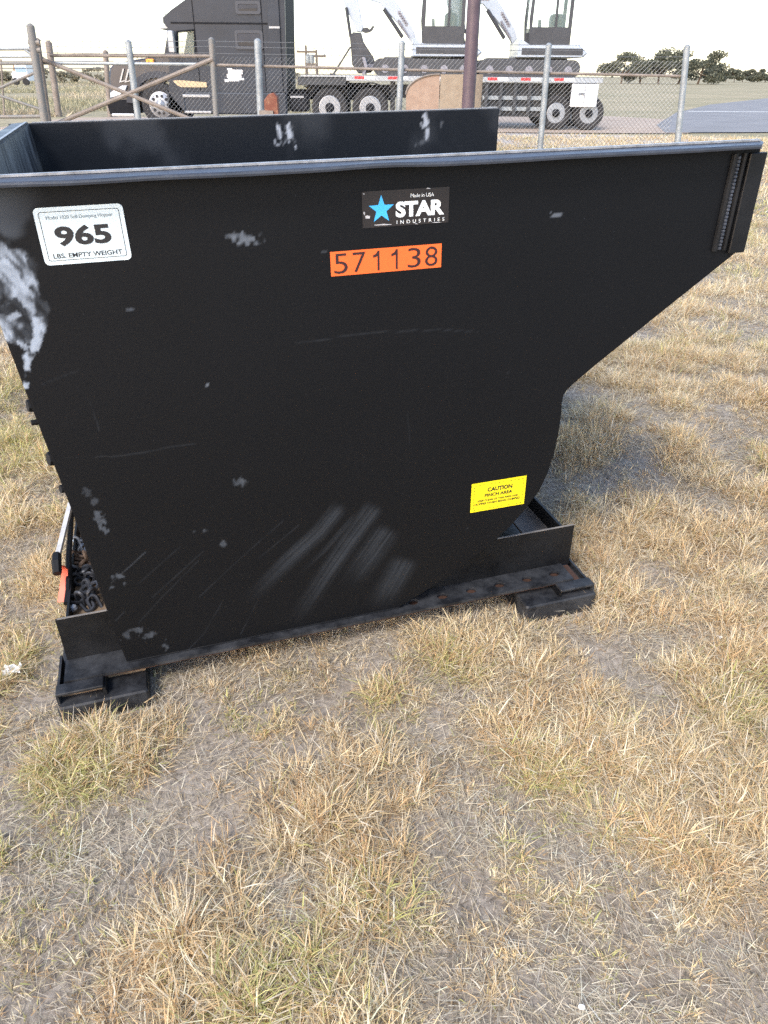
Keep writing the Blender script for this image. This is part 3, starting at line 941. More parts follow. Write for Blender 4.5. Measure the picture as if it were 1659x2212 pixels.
def pole(mb, xs0, ys0, xs1, ys1, Y, r, n=10, z0=None):
    a = at(xs0, ys0, Y); b = at(xs1, ys1, Y)
    if z0 is not None:
        t = (z0 - a.z) / (b.z - a.z); b = a + (b - a) * t
    cap = Vector((0, 0, r * .55))
    mb.tube([b, a, a + cap], [r, r, r * .35], n)
    return a, b


def bar(mb, xs0, ys0, xs1, ys1, Y, r, n=8):
    mb.tube([at(xs0, ys0, Y), at(xs1, ys1, Y)], r, n)


# tall gate post at the left
L0 = at(104, 200, YF - .3); L0.z = 0
gp = thing('gate_post', 'tall weathered grey gate post, leftmost of the fence line', 'post', L0)
mb = MB(); pole(mb, 80, 68, 118, 318, YF - .3, .062, z0=-.05); offs(mb.build('post', 'grey_pipe', gp, True), L0)
mb = MB(); pole(mb, 98, 104, 128, 318, YF - .05, .045, z0=-.05); offs(mb.build('inner_post', 'brown_pipe', gp, True), L0)
mb = MB()
for y in (112, 132):
    a = at(88 + (y - 112) * .15, y, YF - .3); b = at(110, y + 2, YF - .05)
    mb.tube([a + Vector((-.075, 0, 0)), a + Vector((.10, 0, 0))], .035, 8)
offs(mb.build('hinge', 'grey_pipe', gp, True), L0)
# pipe gate going off to the left
L1 = at(0, 200, YF); L1.z = 0
g1 = thing('pipe_gate', 'grey pipe gate with crossed braces leaving the picture at the left', 'gate', L1)
for nm, (x0_, y0_, x1_, y1_), r, mm in (('top_rail', (-260, 130, 78, 128), .028, 'galvanised'), ('middle_rail', (-260, 152, 84, 149), .018, 'galvanised'), ('lower_rail', (-260, 169, 90, 167), .022, 'grey_pipe'), ('bottom_rail', (-260, 311, 112, 307), .028, 'grey_pipe'), ('brace', (-260, 345, 96, 190), .022, 'grey_pipe'), ('brace', (-260, 165, 112, 290), .022, 'grey_pipe'), ('corner_stay', (66, 131, 86, 146), .024, 'galvanised'), ('upright', (-260, 128, -235, 312), .03, 'grey_pipe'), ('upright', (2, 156, 12, 309), .016, 'brown_pipe')):
    mb = MB(); bar(mb, x0_, y0_, x1_, y1_, YF, r); offs(mb.build(nm, mm, g1, True), L1)
# braced section between the gate post and the chain link
L2 = at(350, 200, YF); L2.z = 0
g2 = thing('braced_pipe_fence', 'pipe fence section with a big crossed brace in front of the truck hood', 'fence', L2)
mb = MB(); pole(mb, 338, 110, 364, 310, YF, .052, z0=-.05); offs(mb.build('post', 'galvanised', g2, True), L2)
mb = MB(); pole(mb, 557, 103, 570, 305, YF, .046, z0=-.05); offs(mb.build('post', 'grey_pipe', g2, True), L2)
for nm, (x0_, y0_, x1_, y1_), r, mm in (('top_rail', (132, 146, 556, 148), .026, 'brown_pipe'), ('middle_rail', (99, 166, 562, 170), .024, 'galvanised'), ('brace', (108, 155, 500, 313), .032, 'brown_pipe'), ('brace', (562, 155, 140, 330), .034, 'brown_pipe')):
    mb = MB(); bar(mb, x0_, y0_, x1_, y1_, YF - (.03 if nm == 'brace' else -.02), r); offs(mb.build(nm, mm, g2, True), L2)
# chain link run
L3 = at(900, 200, YF); L3.z = 0
g3 = thing('chain_link_fence', 'galvanised chain link fence with barbed strands in front of the trailer', 'fence', L3)
posts3 = [(679, 107, 687, 305, .056), (1060, 112, 1052, 292, .052), (1447, 118, 1423, 402, .050), (1812, 122, 1786, 380, .050)]
tops = []
for (x0_, y0_, x1_, y1_, r) in posts3:
    mb = MB(); a, b = pole(mb, x0_, y0_, x1_, y1_, YF, r, z0=-.05); tops.append(a); offs(mb.build('post', 'galvanised', g3, True), L3)
mb = MB(); pts = [at(558, 171, YF + .04), at(684, 174, YF + .06), at(1058, 184, YF + .05), at(1445, 193, YF + .05), at(1806, 201, YF + .05)]
mb.tube(pts, .021, 8); offs(mb.build('rail', 'brown_pipe', g3, True), L3)
zt = at(700, 150, YF).z
xa, xb = at(352, 150, YF).x, at(1806, 150, YF).x
mb = MB(); hgt = zt - .04; step = .072; k = xa - hgt
def thin(mb, p, q, w):
    p, q = Vector(p), Vector(q); d = (q - p).normalized(); s = d.cross(Vector((0, 1, 0))).normalized() * w; t = Vector((0, w, 0))
    mb.add([p + s, p - s * .5 + t, p - s * .5 - t, q + s, q - s * .5 + t, q - s * .5 - t], [(0, 1, 4, 3), (1, 2, 5, 4), (2, 0, 3, 5)])
while k < xb:
    for s in (1, -1):
        xs_, xe = (k, k + hgt) if s > 0 else (k + hgt, k)
        t0 = 0; t1 = 1
        lo, hi = xa, xb
        ts = sorted([(lo - xs_) / (xe - xs_), (hi - xs_) / (xe - xs_)])
        t0, t1 = max(0, ts[0]), min(1, ts[1])
        if t1 > t0:
            y = YF + .075 + (.002 if s > 0 else -.002)
            thin(mb, (xs_ + (xe - xs_) * t0, y, .04 + hgt * t0), (xs_ + (xe - xs_) * t1, y, .04 + hgt * t1), .0024)
    k += step
o = offs(mb.build('chain_link_mesh', 'wire', g3), L3); o['kind'] = 'stuff'
def strand(mb, a, b, r, barbs=True):
    pts = [a + (b - a) * (i / 8) - Vector((0, 0, .02 * math.sin(math.pi * i / 8))) for i in range(9)]
    mb.tube(pts, r, 4)
    if barbs:
        L = (b - a).length; n = int(L / .13)
        for i in range(n):
            p = a + (b - a) * ((i + .5) / n) - Vector((0, 0, .02 * math.sin(math.pi * (i + .5) / n)))
            s = Vector((.5, 0, 1)).normalized() * .016
            mb.tube([p - s, p + s], r * .8, 3)
for ya, yb in ((108, 112), (122, 127), (140, 144)):
    mb = MB(); strand(mb, at(561, ya + 1, YF), at(1812, yb + 6, YF), .0035); offs(mb.build('barbed_wire', 'wire', g3), L3)
for ya, yb in ((106, 107), (121, 122), (137, 139)):
    mb = MB(); strand(mb, at(96, ya, YF), at(558, yb, YF), .0035); offs(mb.build('barbed_wire', 'wire', g2), L2)
# far posts with wire
L4 = at(150, 304, 30); L4.z = 0
g4 = thing('wire_fence', 'wire fence on dark posts at the edge of the green field', 'fence', L4)
for (x0_, y0_, x1_, y1_, r) in ((128, 112, 155, 304, .11), (278, 136, 287, 260, .09)):
    mb = MB(); pole(mb, x0_, y0_, x1_, y1_, 30, r, z0=-.05); offs(mb.build('post', 'brown_pipe', g4, True), L4)
for ya in (148, 160, 178):
    mb = MB(); strand(mb, at(-150, ya, 30.2), at(300, ya + 1, 30.2), .014 if ya == 178 else .010, False); offs(mb.build('wire_strand', 'wire', g4), L4)

# maroon pole, tan boards, rusty box
P = at(1247, 60, 12.6)
L5 = (P.x, 12.6, 0)
pl = thing('steel_pole', 'dark purple-brown steel pole in front of the trailer, running out of the top', 'pole', L5)
mb = MB(); mb.tube([(P.x, 12.6, -.05), (P.x, 12.6, 3.3)], .096, 16); offs(mb.build('shaft', 'purple_pole', pl, True), L5)
mb = MB(); mb.tube([(P.x, 12.6, 0.0), (P.x, 12.6, .05)], .16, 16); offs(mb.build('foot_plate', 'purple_pole', pl, True), L5)
Yb = 13.2
pa, pb, pc = at(1071, 250, Yb), at(1160, 197, Yb), at(1274, 196, Yb)
L6 = ((pa.x + pc.x) / 2, Yb, 0)
bd = thing('tan_board', 'tan upright board with a rounded upper corner behind the purple-brown pole', 'board', L6)
arc = [(pb.x - (pb.x - pa.x) * math.sin(t), pa.z + (pb.z - pa.z) * math.cos(t)) for t in [i * math.pi / 2 / 10 for i in range(11)]]
mb = MB().prism([(pb.x, 0.0)] + arc + [(pa.x, 0.0)], Yb, Yb + .06); offs(mb.build('rounded_panel', 'tan_panel', bd), L6)
mb = MB().prism([(pb.x + .012, 0.0), (pb.x + .012, pb.z + .005), (pc.x, pc.z), (pc.x - .02, 0.0)], Yb - .004, Yb + .056); offs(mb.build('square_panel', 'tan_panel_dull', bd), L6)
mb = MB().tube([(p[0] - .004, Yb - .006, p[1] + .006) for p in arc], .013, 6); offs(mb.build('edge_trim', 'brown_pipe', bd, True), L6)
a, b = at(692, 262, 13.4), at(730, 250, 13.4)
L7 = ((a.x + b.x) / 2, 13.5, 0)
rb = thing('rusty_box', 'small rusty steel post stub with a plate at the foot of a fence post', 'scrap', L7)
mb = MB().prism([(a.x + .02, 0), (b.x + .02, 0), (b.x, b.z - .03), (b.x - .05, b.z + .03), (a.x + .10, b.z + .01), (a.x + .02, b.z - .08)], 13.4, 13.6, bev=.015); offs(mb.build('body', 'rust_red', rb), L7)
mb = MB().box(a.x - .06, a.x + .16, 13.36, 13.64, .10, b.z - .22); offs(mb.build('plate', 'brown_pipe', rb), L7)

# ------------------------------------------------------------------ truck tractor (side on, facing left)
YT, YT2 = 24.8, 27.2
T = lambda x, y, Y=None: (lambda q: (q.x, q.z))(at(x, y, Y or YT))
TL = at(560, 300, YT); TL = (TL.x, (YT + YT2) / 2, 0)
truck = thing('truck_tractor', 'black sleeper-cab truck tractor parked side-on behind the fence', 'truck', TL)
def tp(mb, name, m, parent=None, smooth=False):
    o = mb.build(name, m, parent or truck, smooth)
    if parent is None or parent.type == 'EMPTY':
        offs(o, TL)
    else:
        offs(o, TL)
    return o
fw = T(424, 287); Rw_ = .53
fwx = fw[0]
ZS = .42
# hood with wheel arch
arch = [(fwx + .72 * math.cos(t), .54 + .70 * math.sin(t)) for t in [math.radians(a) for a in range(0, 181, 15)]]
hood = [T(286, 262), T(283, 200), T(285, 180), T(293, 170), T(310, 165), T(370, 154), T(440, 145), (T(500, 145)[0], T(440, 145)[1]), (T(500, 145)[0], ZS)] + [(x, max(z, ZS)) for x, z in arch] + [(T(300, 290)[0], ZS + .12)]
tp(MB().prism(hood, YT + .12, YT2 - .12, bev=.05), 'hood', 'truck_hood')
fend = [(fwx + .98 * math.cos(t), .54 + .88 * math.sin(t)) for t in [math.radians(a) for a in range(-5, 176, 12)]]
fi = [(fwx + .76 * math.cos(t), .54 + .72 * math.sin(t)) for t in [math.radians(a) for a in range(175, -6, -12)]]
mb = MB(); nf = len(fend); fi = fi[::-1]
for i in range(nf - 1):
    mb.prism([fend[i], fend[i + 1], fi[i + 1], fi[i]], YT - .02, YT + .5)
tp(mb, 'fender', 'truck_fender')
# cab and sleeper: side walls, roof skin, back wall; openings for the door window
rooftop = at(640, -62, YT).z
cabo = [T(446, 300), T(446, 150), T(433, 143), T(440, 100), T(444, 76), T(430, 60), T(429, 46), T(450, 27), T(487, 0), T(530, -30), (T(600, 0)[0], rooftop), (T(735, 0)[0], rooftop), (T(752, 0)[0], rooftop - .12), T(753, 120), T(757, 240), T(757, 303), T(500, 305)]
cabo = cabo[:15] + [(cabo[15][0], ZS), (cabo[16][0] - .15, ZS), (cabo[0][0], .95)]
win = [T(470, 144), T(468, 84), T(511, 80), T(513, 145)]
for y0_, y1_ in ((YT, YT + .10), (YT2 - .10, YT2)):
    tp(MB().prism(cabo, y0_, y1_, hole=win, bev=.0), 'cab_side', 'truck_black')
mb = MB(); seq = cabo
for i in list(range(4, 15)):
    a, b = seq[i], seq[i + 1]
    dx, dz = b[0] - a[0], b[1] - a[1]; L = math.hypot(dx, dz); nx_, nz_ = -dz / L * .05, dx / L * .05
    cx_, cz_ = T(600, 150)
    if (nx_ * (cx_ - a[0]) + nz_ * (cz_ - a[1])) < 0: nx_, nz_ = -nx_, -nz_
    mb.prism([(a[0] + nx_ * .1, a[1] + nz_ * .1), (b[0] + nx_ * .1, b[1] + nz_ * .1), (b[0] + nx_, b[1] + nz_), (a[0] + nx_, a[1] + nz_)], YT + .101, YT2 - .101)
roof = tp(mb, 'roof_fairing', 'truck_trim')
a = T(560, 150)[0]
tp(MB().box(a, a + .08, YT + .101, YT2 - .101, 1.2, rooftop - .2), 'cab_bulkhead', 'truck_trim')
for y in (YT + .03, YT2 - .04):
    tp(MB().prism([(p[0], p[1]) for p in win], y, y + .012), 'door_window', 'cab_glass')
    ww = win
    c = (sum(p[0] for p in ww) / 4, sum(p[1] for p in ww) / 4)
    big = [(c[0] + (p[0] - c[0]) * 1.14, c[1] + (p[1] - c[1]) * 1.10) for p in ww]
    yy = y - .05 if y < YT + 1 else y + .045
    tp(MB().prism(big, yy, yy + .02, hole=ww), 'window_frame', 'truck_trim')
# windshield
ws0, ws1 = T(433, 143), T(443, 78)
tp(MB().prism([ws0, ws1, (ws1[0] + .02, ws1[1]), (ws0[0] + .02, ws0[1])], YT + .12, YT2 - .12), 'windshield', 'cab_glass')
vz = T(434, 70)
tp(MB().prism([T(417, 76), T(419, 71), T(450, 62), T(452, 73)], YT + .05, YT2 - .05), 'sun_visor', 'bright_silver')
m0 = T(453, 146); m1 = T(468, 82)
tp(MB().box(m0[0], m0[0] + .19, YT - .32, YT - .12, m0[1] + .05, m1[1], b=.03), 'mirror', 'bright_silver')
mb = MB().tube([(m0[0] + .1, YT + .02, m1[1] - .1), (m0[0] + .1, YT - .2, m1[1] - .1)], .02, 6).tube([(m0[0] + .1, YT + .02, m0[1] + .1), (m0[0] + .1, YT - .2, m0[1] + .12)], .02, 6); tp(mb, 'mirror_arm', 'truck_trim')
# sleeper windows with grey surrounds
for (a0, b0_, a1, b1_) in ((622, 3, 686, 37), (622, 80, 692, 130)):
    p0, p1 = T(a0, b1_), T(a1, b0_)
    fr = tp(MB().prism(rrect(p0[0], p1[0], p0[1], p1[1], .06), YT - .03, YT - .002, hole=rrect(p0[0] + .07, p1[0] - .07, p0[1] + .07, p1[1] - .07, .05)), 'sleeper_window', 'truck_surround')
    tp(MB().prism(rrect(p0[0] + .07, p1[0] - .07, p0[1] + .07, p1[1] - .07, .05), YT - .02, YT - .004), 'pane', 'truck_fender', fr)
    h = (p1[1] - p0[1])
    tp(MB().prism([(p0[0] + .10, p0[1] + h * .20), (p1[0] - .12, p0[1] + h * .20), (p1[0] - .10, p0[1] + h * .46), (p0[0] + .10, p0[1] + h * .40)], YT - .026, YT - .0205), 'window_slit', 'print_black', fr)
# sleeper seams and side extender
for x in (536, 706):
    a, b = T(x, 302), T(x - 2, -40); tp(MB().box(a[0] - .012, a[0] + .012, YT - .008, YT - .001, ZS + .1, rooftop - .3), 'panel_seam', 'truck_trim')
ex0, ex1 = T(712, 300)[0], T(750, 300)[0]
tp(MB().prism([(ex0, .9), (ex1, .9), (ex1, rooftop - .15), (ex0 + .15, rooftop - .15)], YT - .06, YT - .0015, bev=.02), 'side_extender', 'truck_grey' if False else 'truck_black')
a, b = T(455, 73), T(757, 64)
tp(MB().box(T(450, 60)[0], ex1, YT - .012, YT - .002, T(560, 61)[1] - .02, T(560, 61)[1] + .02), 'roof_seam', 'truck_trim')
a, b = T(710, 73), T(738, 69)
tp(MB().box(a[0], b[0], YT - .075, YT - .062, a[1] - .02, a[1] + .03), 'marker_strip', 'bright_silver')
# door sign, steps, skirts
sx0, sx1, sy0, sy1 = 595, 641, 215, 181
mb = MB()
for (a0, b0_, a1, b1_) in ((599, 185, 612, 180), (602, 195, 639, 184), (599, 205, 636, 195.8), (602, 214, 630, 205.8), (593, 216, 602, 209), (631, 211, 643, 205.8)):
    p0, p1 = T(a0, b0_), T(a1, b1_); mb.box(p0[0], p1[0], YT - .010, YT - .002, p0[1], p1[1])
tp(mb, 'door_sign', 'tape_white')
for (a0, y, a1) in ((484, 253, 556), (490, 299, 560)):
    p0, p1 = T(a0, y), T(a1, y); tp(MB().box(p0[0], p1[0], YT - .14, YT - .005, max(.36, p0[1] - .03), max(.42, p0[1] + .04), b=.01), 'step', 'bright_silver')
p0, p1 = T(500, 303), T(757, 250)
tp(MB().box(p0[0] - .1, p1[0], YT - .10, YT - .003, .34, T(600, 243)[1], b=.06), 'side_skirt', 'truck_black')
tp(MB().prism([T(456, 213), T(470, 211), T(545, 217), T(546, 230), T(480, 230), T(470, 226)], YT - .035, YT - .002), 'side_reflection', 'tan_reflection')  # tan shape painted in for a reflection along the truck side
tp(MB().box(T(385, 170)[0], T(406, 170)[0], YT + .02, YT + .118, T(398, 168)[1], T(398, 155)[1], b=.02), 'marker_lamp', 'amber')
# front end: bumper, grille, headlight
bz0, bz1 = T(290, 300)[1], T(288, 263)[1]
bx = T(287, 290)[0]
tp(MB().prism([(bx, max(.30, bz0)), (bx - .05, bz1 - .08), (bx, bz1), (fwx - .82, bz1), (fwx - .78, max(.30, bz0))], YT + .02, YT2 - .02, bev=.04), 'bumper', 'truck_trim')
tp(MB().box(bx + .05, fwx - .80, YT - .0, YT + .6, max(.24, bz0 - .10), max(.24, bz0 - .10) + .09, b=.02), 'bumper_lip', 'bright_silver')
tp(MB().prism([T(290, 258), T(290, 244), T(303, 236), T(320, 226), T(334, 226), T(328, 242), T(312, 252)], YT + .03, YT + .30, bev=.02), 'headlight', 'headlight')
for dx in (0, 14):
    tp(MB().prism([T(312 + dx, 218), T(321 + dx, 181), T(325 + dx, 181), T(317 + dx, 214), T(328 + dx, 211), T(328 + dx, 214)], YT + .075, YT + .118), 'grille_trim', 'bright_silver')
mb = MB().prism([T(282, 195), T(281, 180), T(286, 172), T(305, 166), T(306, 168), T(288, 175), T(285, 182), T(285, 240), T(283, 240)], YT + .3, YT2 - .3); tp(mb, 'grille_surround', 'chrome')
# frame and rear
fz = T(869, 281)
tp(MB().box(T(757, 250)[0] - .2, T(1030, 250)[0], YT + .75, YT + .87, .72, .98).box(T(757, 250)[0] - .2, T(1030, 250)[0], YT2 - .87, YT2 - .75, .72, .98), 'frame_rail', 'truck_trim')
tp(MB().box(T(762, 250)[0], T(812, 250)[0], YT + .05, YT + .6, .42, T(780, 247)[1], b=.06), 'battery_box', 'truck_trim')
tp(MB().box(T(765, 250)[0], T(800, 250)[0], YT + .02, YT + .56, T(780, 256)[1] - .02, T(780, 256)[1] + .03), 'deck_plate', 'bright_silver')
tp(MB().prism([(T(880, 0)[0], .99), (T(985, 0)[0], .99), (T(970, 0)[0], 1.16), (T(895, 0)[0], 1.16)], YT + .65, YT2 - .65), 'fifth_wheel', 'truck_trim')


def wheel(cx, Y, R, parent, L, bright='bright_silver', front=False):
    t = MB().lathe([(R * .60, 0), (R * .64, -.012), (R * .90, -.015), (R * .985, .02), (R, .06), (R, .25), (R * .96, .29), (R * .6, .30)], (cx, Y, R), 'y', 36)
    w = t.build('wheel', 'tyre', parent, True); offs(w, L)
    mb = MB().lathe([(R * .60, -.006), (R * .57, -.010), (R * .53, .05), (R * .30, .08)] if not front else [(R * .60, -.006), (R * .54, -.01), (R * .50, -.03), (R * .20, -.05)], (cx, Y, R), 'y', 28)
    o = mb.build('rim', bright, w, True); offs(o, L)
    mb = MB().lathe([(R * .27, .06), (R * .24, -.05), (R * .12, -.11), (R * .02, -.12)], (cx, Y, R), 'y', 16)
    o = mb.build('hub', bright if front else 'truck_trim', w, True); offs(o, L)
    mb = MB()
    for k in range(10):
        a = 2 * math.pi * k / 10
        x, z = cx + R * .40 * math.cos(a), R + R * .40 * math.sin(a)
        mb.lathe([(R * .075, -.055 if front else .022), (R * .075, -.03 if front else .05)], (x, Y, z), 'y', 8)
    o = mb.build('hand_holes', 'tyre', w); offs(o, L); o['kind'] = 'stuff'
    return w


wheel(fwx, YT + .06, .57, truck, TL, front=True)
wheel(fwx, YT2 - .36, Rw_, truck, TL)
for xs in (869, 976):
    c = T(xs, 281)[0]
    wheel(c, YT + .06, Rw_, truck, TL); wheel(c, YT2 - .36, Rw_, truck, TL)
    mb = MB(); n = 9
    for k in range(n):
        t0, t1 = math.radians(25 + k * 130 / n), math.radians(25 + (k + 1) * 130 / n)
    arc2 = [(c + .66 * math.cos(math.radians(a)), Rw_ + .66 * math.sin(math.radians(a))) for a in range(20, 161, 10)]
    arc3 = [(c + .63 * math.cos(math.radians(a)), Rw_ + .63 * math.sin(math.radians(a))) for a in range(160, 19, -10)]
    tp(MB().prism(arc2 + arc3, YT + .03, YT + .62), 'mudguard', 'truck_trim')
a = T(402, 0); tp(MB().tube([(T(428, 38)[0], YT + .4, T(428, 38)[1]), (T(396, -20)[0], YT + .4, T(396, -20)[1])], .010, 5), 'antenna', 'truck_trim')

# ------------------------------------------------------------------ trailer
YR, YR2 = 24.75, 27.25
R_ = lambda x, y: (lambda q: (q.x, q.z))(at(x, y, YR))
xL, xT, xR = R_(784, 205)[0], R_(912, 205)[0], R_(1590, 215)[0]
zD = R_(1000, 200)[1]; zE = R_(1000, 214)[1]
RL = ((xL + xR) / 2, (YR + YR2) / 2, 0)
trailer = thing('flatbed_trailer', 'flatbed trailer with red and white tape along its edge, carrying two excavators', 'trailer', RL)
def rp(mb, name, m, parent=None, smooth=False):
    return offs(mb.build(name, m, parent or trailer, smooth), RL)
rp(MB().box(xT, xR, YR, YR2, zE, zD, b=.01), 'deck', 'trailer_silver')
rp(MB().box(xL, xT - .003, YR + .02, YR2 - .02, zE - .12, zD - .04, b=.02), 'gooseneck', 'trailer_dark')
rp(MB().box(xL + .1, xT - .005, YR + .0, YR2 - .0, zD - .035, zD), 'front_deck', 'trailer_silver')
k = 0; x = xT + .25
while x + .5 < xR:
    for yy0, yy1 in ((YR - .006, YR - .001), (YR2 + .001, YR2 + .006)):
        rp(MB().box(x, x + .28, yy0, yy1, zE + .05, zE + .12), 'red_tape', 'tape_red')
        rp(MB().box(x + .285, x + .58, yy0, yy1, zE + .05, zE + .12), 'white_tape', 'tape_white')
    x += .96; k += 1
for yy in (YR + .7, YR2 - .95):
    rp(MB().prism([(xL + .1, zE - .14), (xR, zE - .002), (xR, zE - .45), (xT + 2.2, zE - .45), (xT + .4, zE - .38), (xL + .3, zE - .30)], yy, yy + .14), 'main_beam', 'trailer_dark')
lg = R_(1036, 250)[0]
for yy in (YR + .35, YR2 - .5):
    rp(MB().box(lg - .07, lg + .07, yy, yy + .14, .06, zE - .01).box(lg - .16, lg + .16, yy - .06, yy + .2, .0, .055), 'landing_leg', 'trailer_dark')
for i in range(9):
    x = xT + 3.2 + i * .42
    if x < R_(1440, 230)[0]:
        rp(MB().box(x, x + .09, YR + .05, YR + .13, .38, zE - .002), 'side_stake', 'trailer_dark')
x0_, x1_ = R_(1275, 240)[0], R_(1432, 240)[0]
rp(MB().box(x0_, x1_, YR + .14, YR + .22, .50, .60).box(x0_, x1_, YR + .14, YR + .22, .78, .88), 'side_rail', 'galvanised')
rp(MB().box(x0_, x1_, YR + .25, YR + 1.0, .34, zE - .02), 'storage_rack', 'trailer_dark')
for xs in (1472, 1560):
    c = R_(xs, 250)[0]
    wheel(c, YR + .06, .45, trailer, RL); wheel(c, YR2 - .36, .45, trailer, RL)
p0, p1 = R_(1503, 264), R_(1578, 217)
bxo = rp(MB().box(p0[0], p1[0], YR - .12, YR + .0, .62, zE - .02, b=.02), 'tool_box', 'tape_white')
rp(MB().box((p0[0] + p1[0]) / 2 - .01, (p0[0] + p1[0]) / 2 + .01, YR - .126, YR - .121, .66, zE - .06), 'box_seam', 'truck_grey', bxo)
rp(MB().box(p0[0] + .2, p0[0] + .36, YR - .132, YR - .121, .92, .98), 'latch', 'truck_grey', bxo)

# ------------------------------------------------------------------ excavators on the trailer
def excavator(dx, label):
    """shapes read at the left machine; dx shifts the copy along the trailer"""
    Ym = 26.0
    E = lambda x, y: (lambda q: (q.x + dx, q.z))(at(x, y, Ym))
    base = E(1165, 195); L = (base[0], Ym, zD)
    ex = thing('mini_excavator', label, 'excavator', L, 'excavators on the trailer')
    ep = lambda mb, name, m, par=None, sm=False: offs(mb.build(name, m, par or ex, sm), L)
    # tracks
    tx0, tx1 = E(985, 195)[0], E(1245, 195)[0]
    for yy in (Ym - .95, Ym + .55):
        r = .22; pts = [(tx0 + r - r * math.sin(math.radians(a)), zD + r - r * math.cos(math.radians(a))) for a in range(0, 181, 20)] + [(tx1 - r + r * math.sin(math.radians(a)), zD + r + r * math.cos(math.radians(a))) for a in range(0, 181, 20)]
        tr = ep(MB().prism(pts, yy, yy + .40, bev=.02), 'track', 'excavator_dark')
        for i in range(5):
            ep(MB().lathe([(.11, -.012), (.11, .0)], (tx0 + .35 + i * (tx1 - tx0 - .7) / 4, yy - .001, zD + .18), 'y', 10), 'roller', 'excavator_grey', tr)
    ep(MB().box(tx0 + .3, tx1 - .3, Ym - .54, Ym + .54, zD + .18, zD + .48, b=.04), 'undercarriage', 'excavator_dark')
    # dozer blade
    ep(MB().prism([(tx0 - .32, zD + .03), (tx0 - .24, zD + .03), (tx0 - .16, zD + .24), (tx0 - .24, zD + .46), (tx0 - .32, zD + .46), (tx0 - .25, zD + .24)], Ym - .98, Ym + .98), 'dozer_blade', 'excavator_grey')
    ep(MB().box(tx0 - .22, tx0 + .5, Ym - .4, Ym - .3, zD + .2, zD + .3).box(tx0 - .22, tx0 + .5, Ym + .3, Ym + .4, zD + .2, zD + .3), 'blade_arm', 'excavator_grey')
    # house
    hz0, hz1 = zD + .50, E(1165, 118)[1]
    hx0, hx1 = E(1085, 150)[0], E(1262, 150)[0]
    ep(MB().prism([(hx0, hz0), (hx0, hz0 + .45), (E(1108, 150)[0], hz1), (hx1 - .25, hz1), (hx1, hz1 - .2), (hx1, hz0 + .1), (hx1 - .12, hz0)], Ym - .95, Ym + .95, bev=.06), 'house', 'excavator_white')
    ep(MB().box(hx0 + .1, hx1 - .15, Ym - .965, Ym - .952, hz0 + .06, hz0 + .22), 'house_stripe', 'excavator_dark')
    # cab
    cx0, cx1 = E(1110, 60)[0], E(1219, 60)[0]
    ct = hz1 + 1.62
    cab = ep(MB().prism([(cx0 + .05, hz1), (cx0, hz1 + .6), (cx0 + .06, ct), (cx1 - .05, ct), (cx1, ct - .15), (cx1, hz1)], Ym - .92, Ym - .85, hole=[(cx0 + .09, hz1 + .42), (cx0 + .12, ct - .12), (cx1 - .10, ct - .12), (cx1 - .10, hz1 + .42)]), 'cab', 'excavator_dark')
    ep(MB().prism([(cx0 + .05, hz1), (cx0, hz1 + .6), (cx0 + .06, ct), (cx1 - .05, ct), (cx1, ct - .15), (cx1, hz1)], Ym + .02, Ym + .09, hole=[(cx0 + .09, hz1 + .42), (cx0 + .12, ct - .12), (cx1 - .10, ct - .12), (cx1 - .10, hz1 + .42)]), 'cab_wall', 'excavator_dark', cab)
    ep(MB().box(cx0 + .02, cx1 - .02, Ym - .95, Ym + .12, ct + .001, ct + .10, b=.03), 'cab_roof', 'excavator_white', cab)
    ep(MB().box(cx0 + .09, cx1 - .09, Ym - .90, Ym - .89, hz1 + .42, ct - .12), 'cab_window', 'cab_glass', cab)
    ep(MB().box(cx0 + .045, cx0 + .055, Ym - .84, Ym + .01, hz1 + .3, ct - .05), 'cab_window', 'cab_glass', cab)
    ep(MB().box(cx0 + .72, cx0 + .78, Ym - .93, Ym - .84, hz1 + .42, ct - .12), 'door_pillar', 'excavator_dark', cab)
    ep(MB().box(cx1 - .55, cx1 - .2, Ym - .7, Ym - .2, hz1 + .01, hz1 + .75, b=.06), 'seat', 'excavator_dark', cab)
    ep(MB().prism([(cx0 + .3, hz1), (cx0 + .42, hz1), (cx0 + .36, hz1 + .6), (cx0 + .28, hz1 + .6)], Ym - .75, Ym - .65), 'control_lever', 'excavator_dark', cab)
    # boom, stick, cylinders, bucket
    apex = at(1000, -12, Ym)
    bm_ = [E(1094, 84), E(1082, 60), E(1058, 22), E(1034, -10), E(1005, -22), E(975, -18), E(972, -4), E(1000, 4), E(1015, 22), E(1040, 50), E(1068, 86), E(1086, 112), E(1100, 108)]
    ep(MB().prism(bm_, Ym + .25, Ym + .50, bev=.02), 'boom', 'excavator_white')
    p, q = E(1012, 22), E(1062, 98)
    ep(MB().tube([(p[0], Ym + .2, p[1]), (q[0], Ym + .2, q[1])], .055, 8), 'boom_cylinder', 'excavator_dark', None, True)
    p, q = E(1050, 52), E(1078, 98)
    ep(MB().tube([(p[0], Ym + .18, p[1]), (q[0], Ym + .18, q[1])], .03, 8), 'boom_hose', 'excavator_grey', None, True)
    st = [E(903, -14), E(926, -14), E(943, -2), E(950, 32), E(958, 70), E(952, 84), E(940, 82), E(926, 50), E(912, 24), E(905, 6)]
    ep(MB().prism(st, Ym + .27, Ym + .48, bev=.02), 'stick', 'excavator_white')
    p, q = E(912, 18), E(924, 98)
    ep(MB().tube([(p[0], Ym + .2, p[1]), (q[0], Ym + .2, q[1])], .045, 8), 'bucket_cylinder', 'excavator_dark', None, True)
    p, q = E(926, 20), E(940, 84)
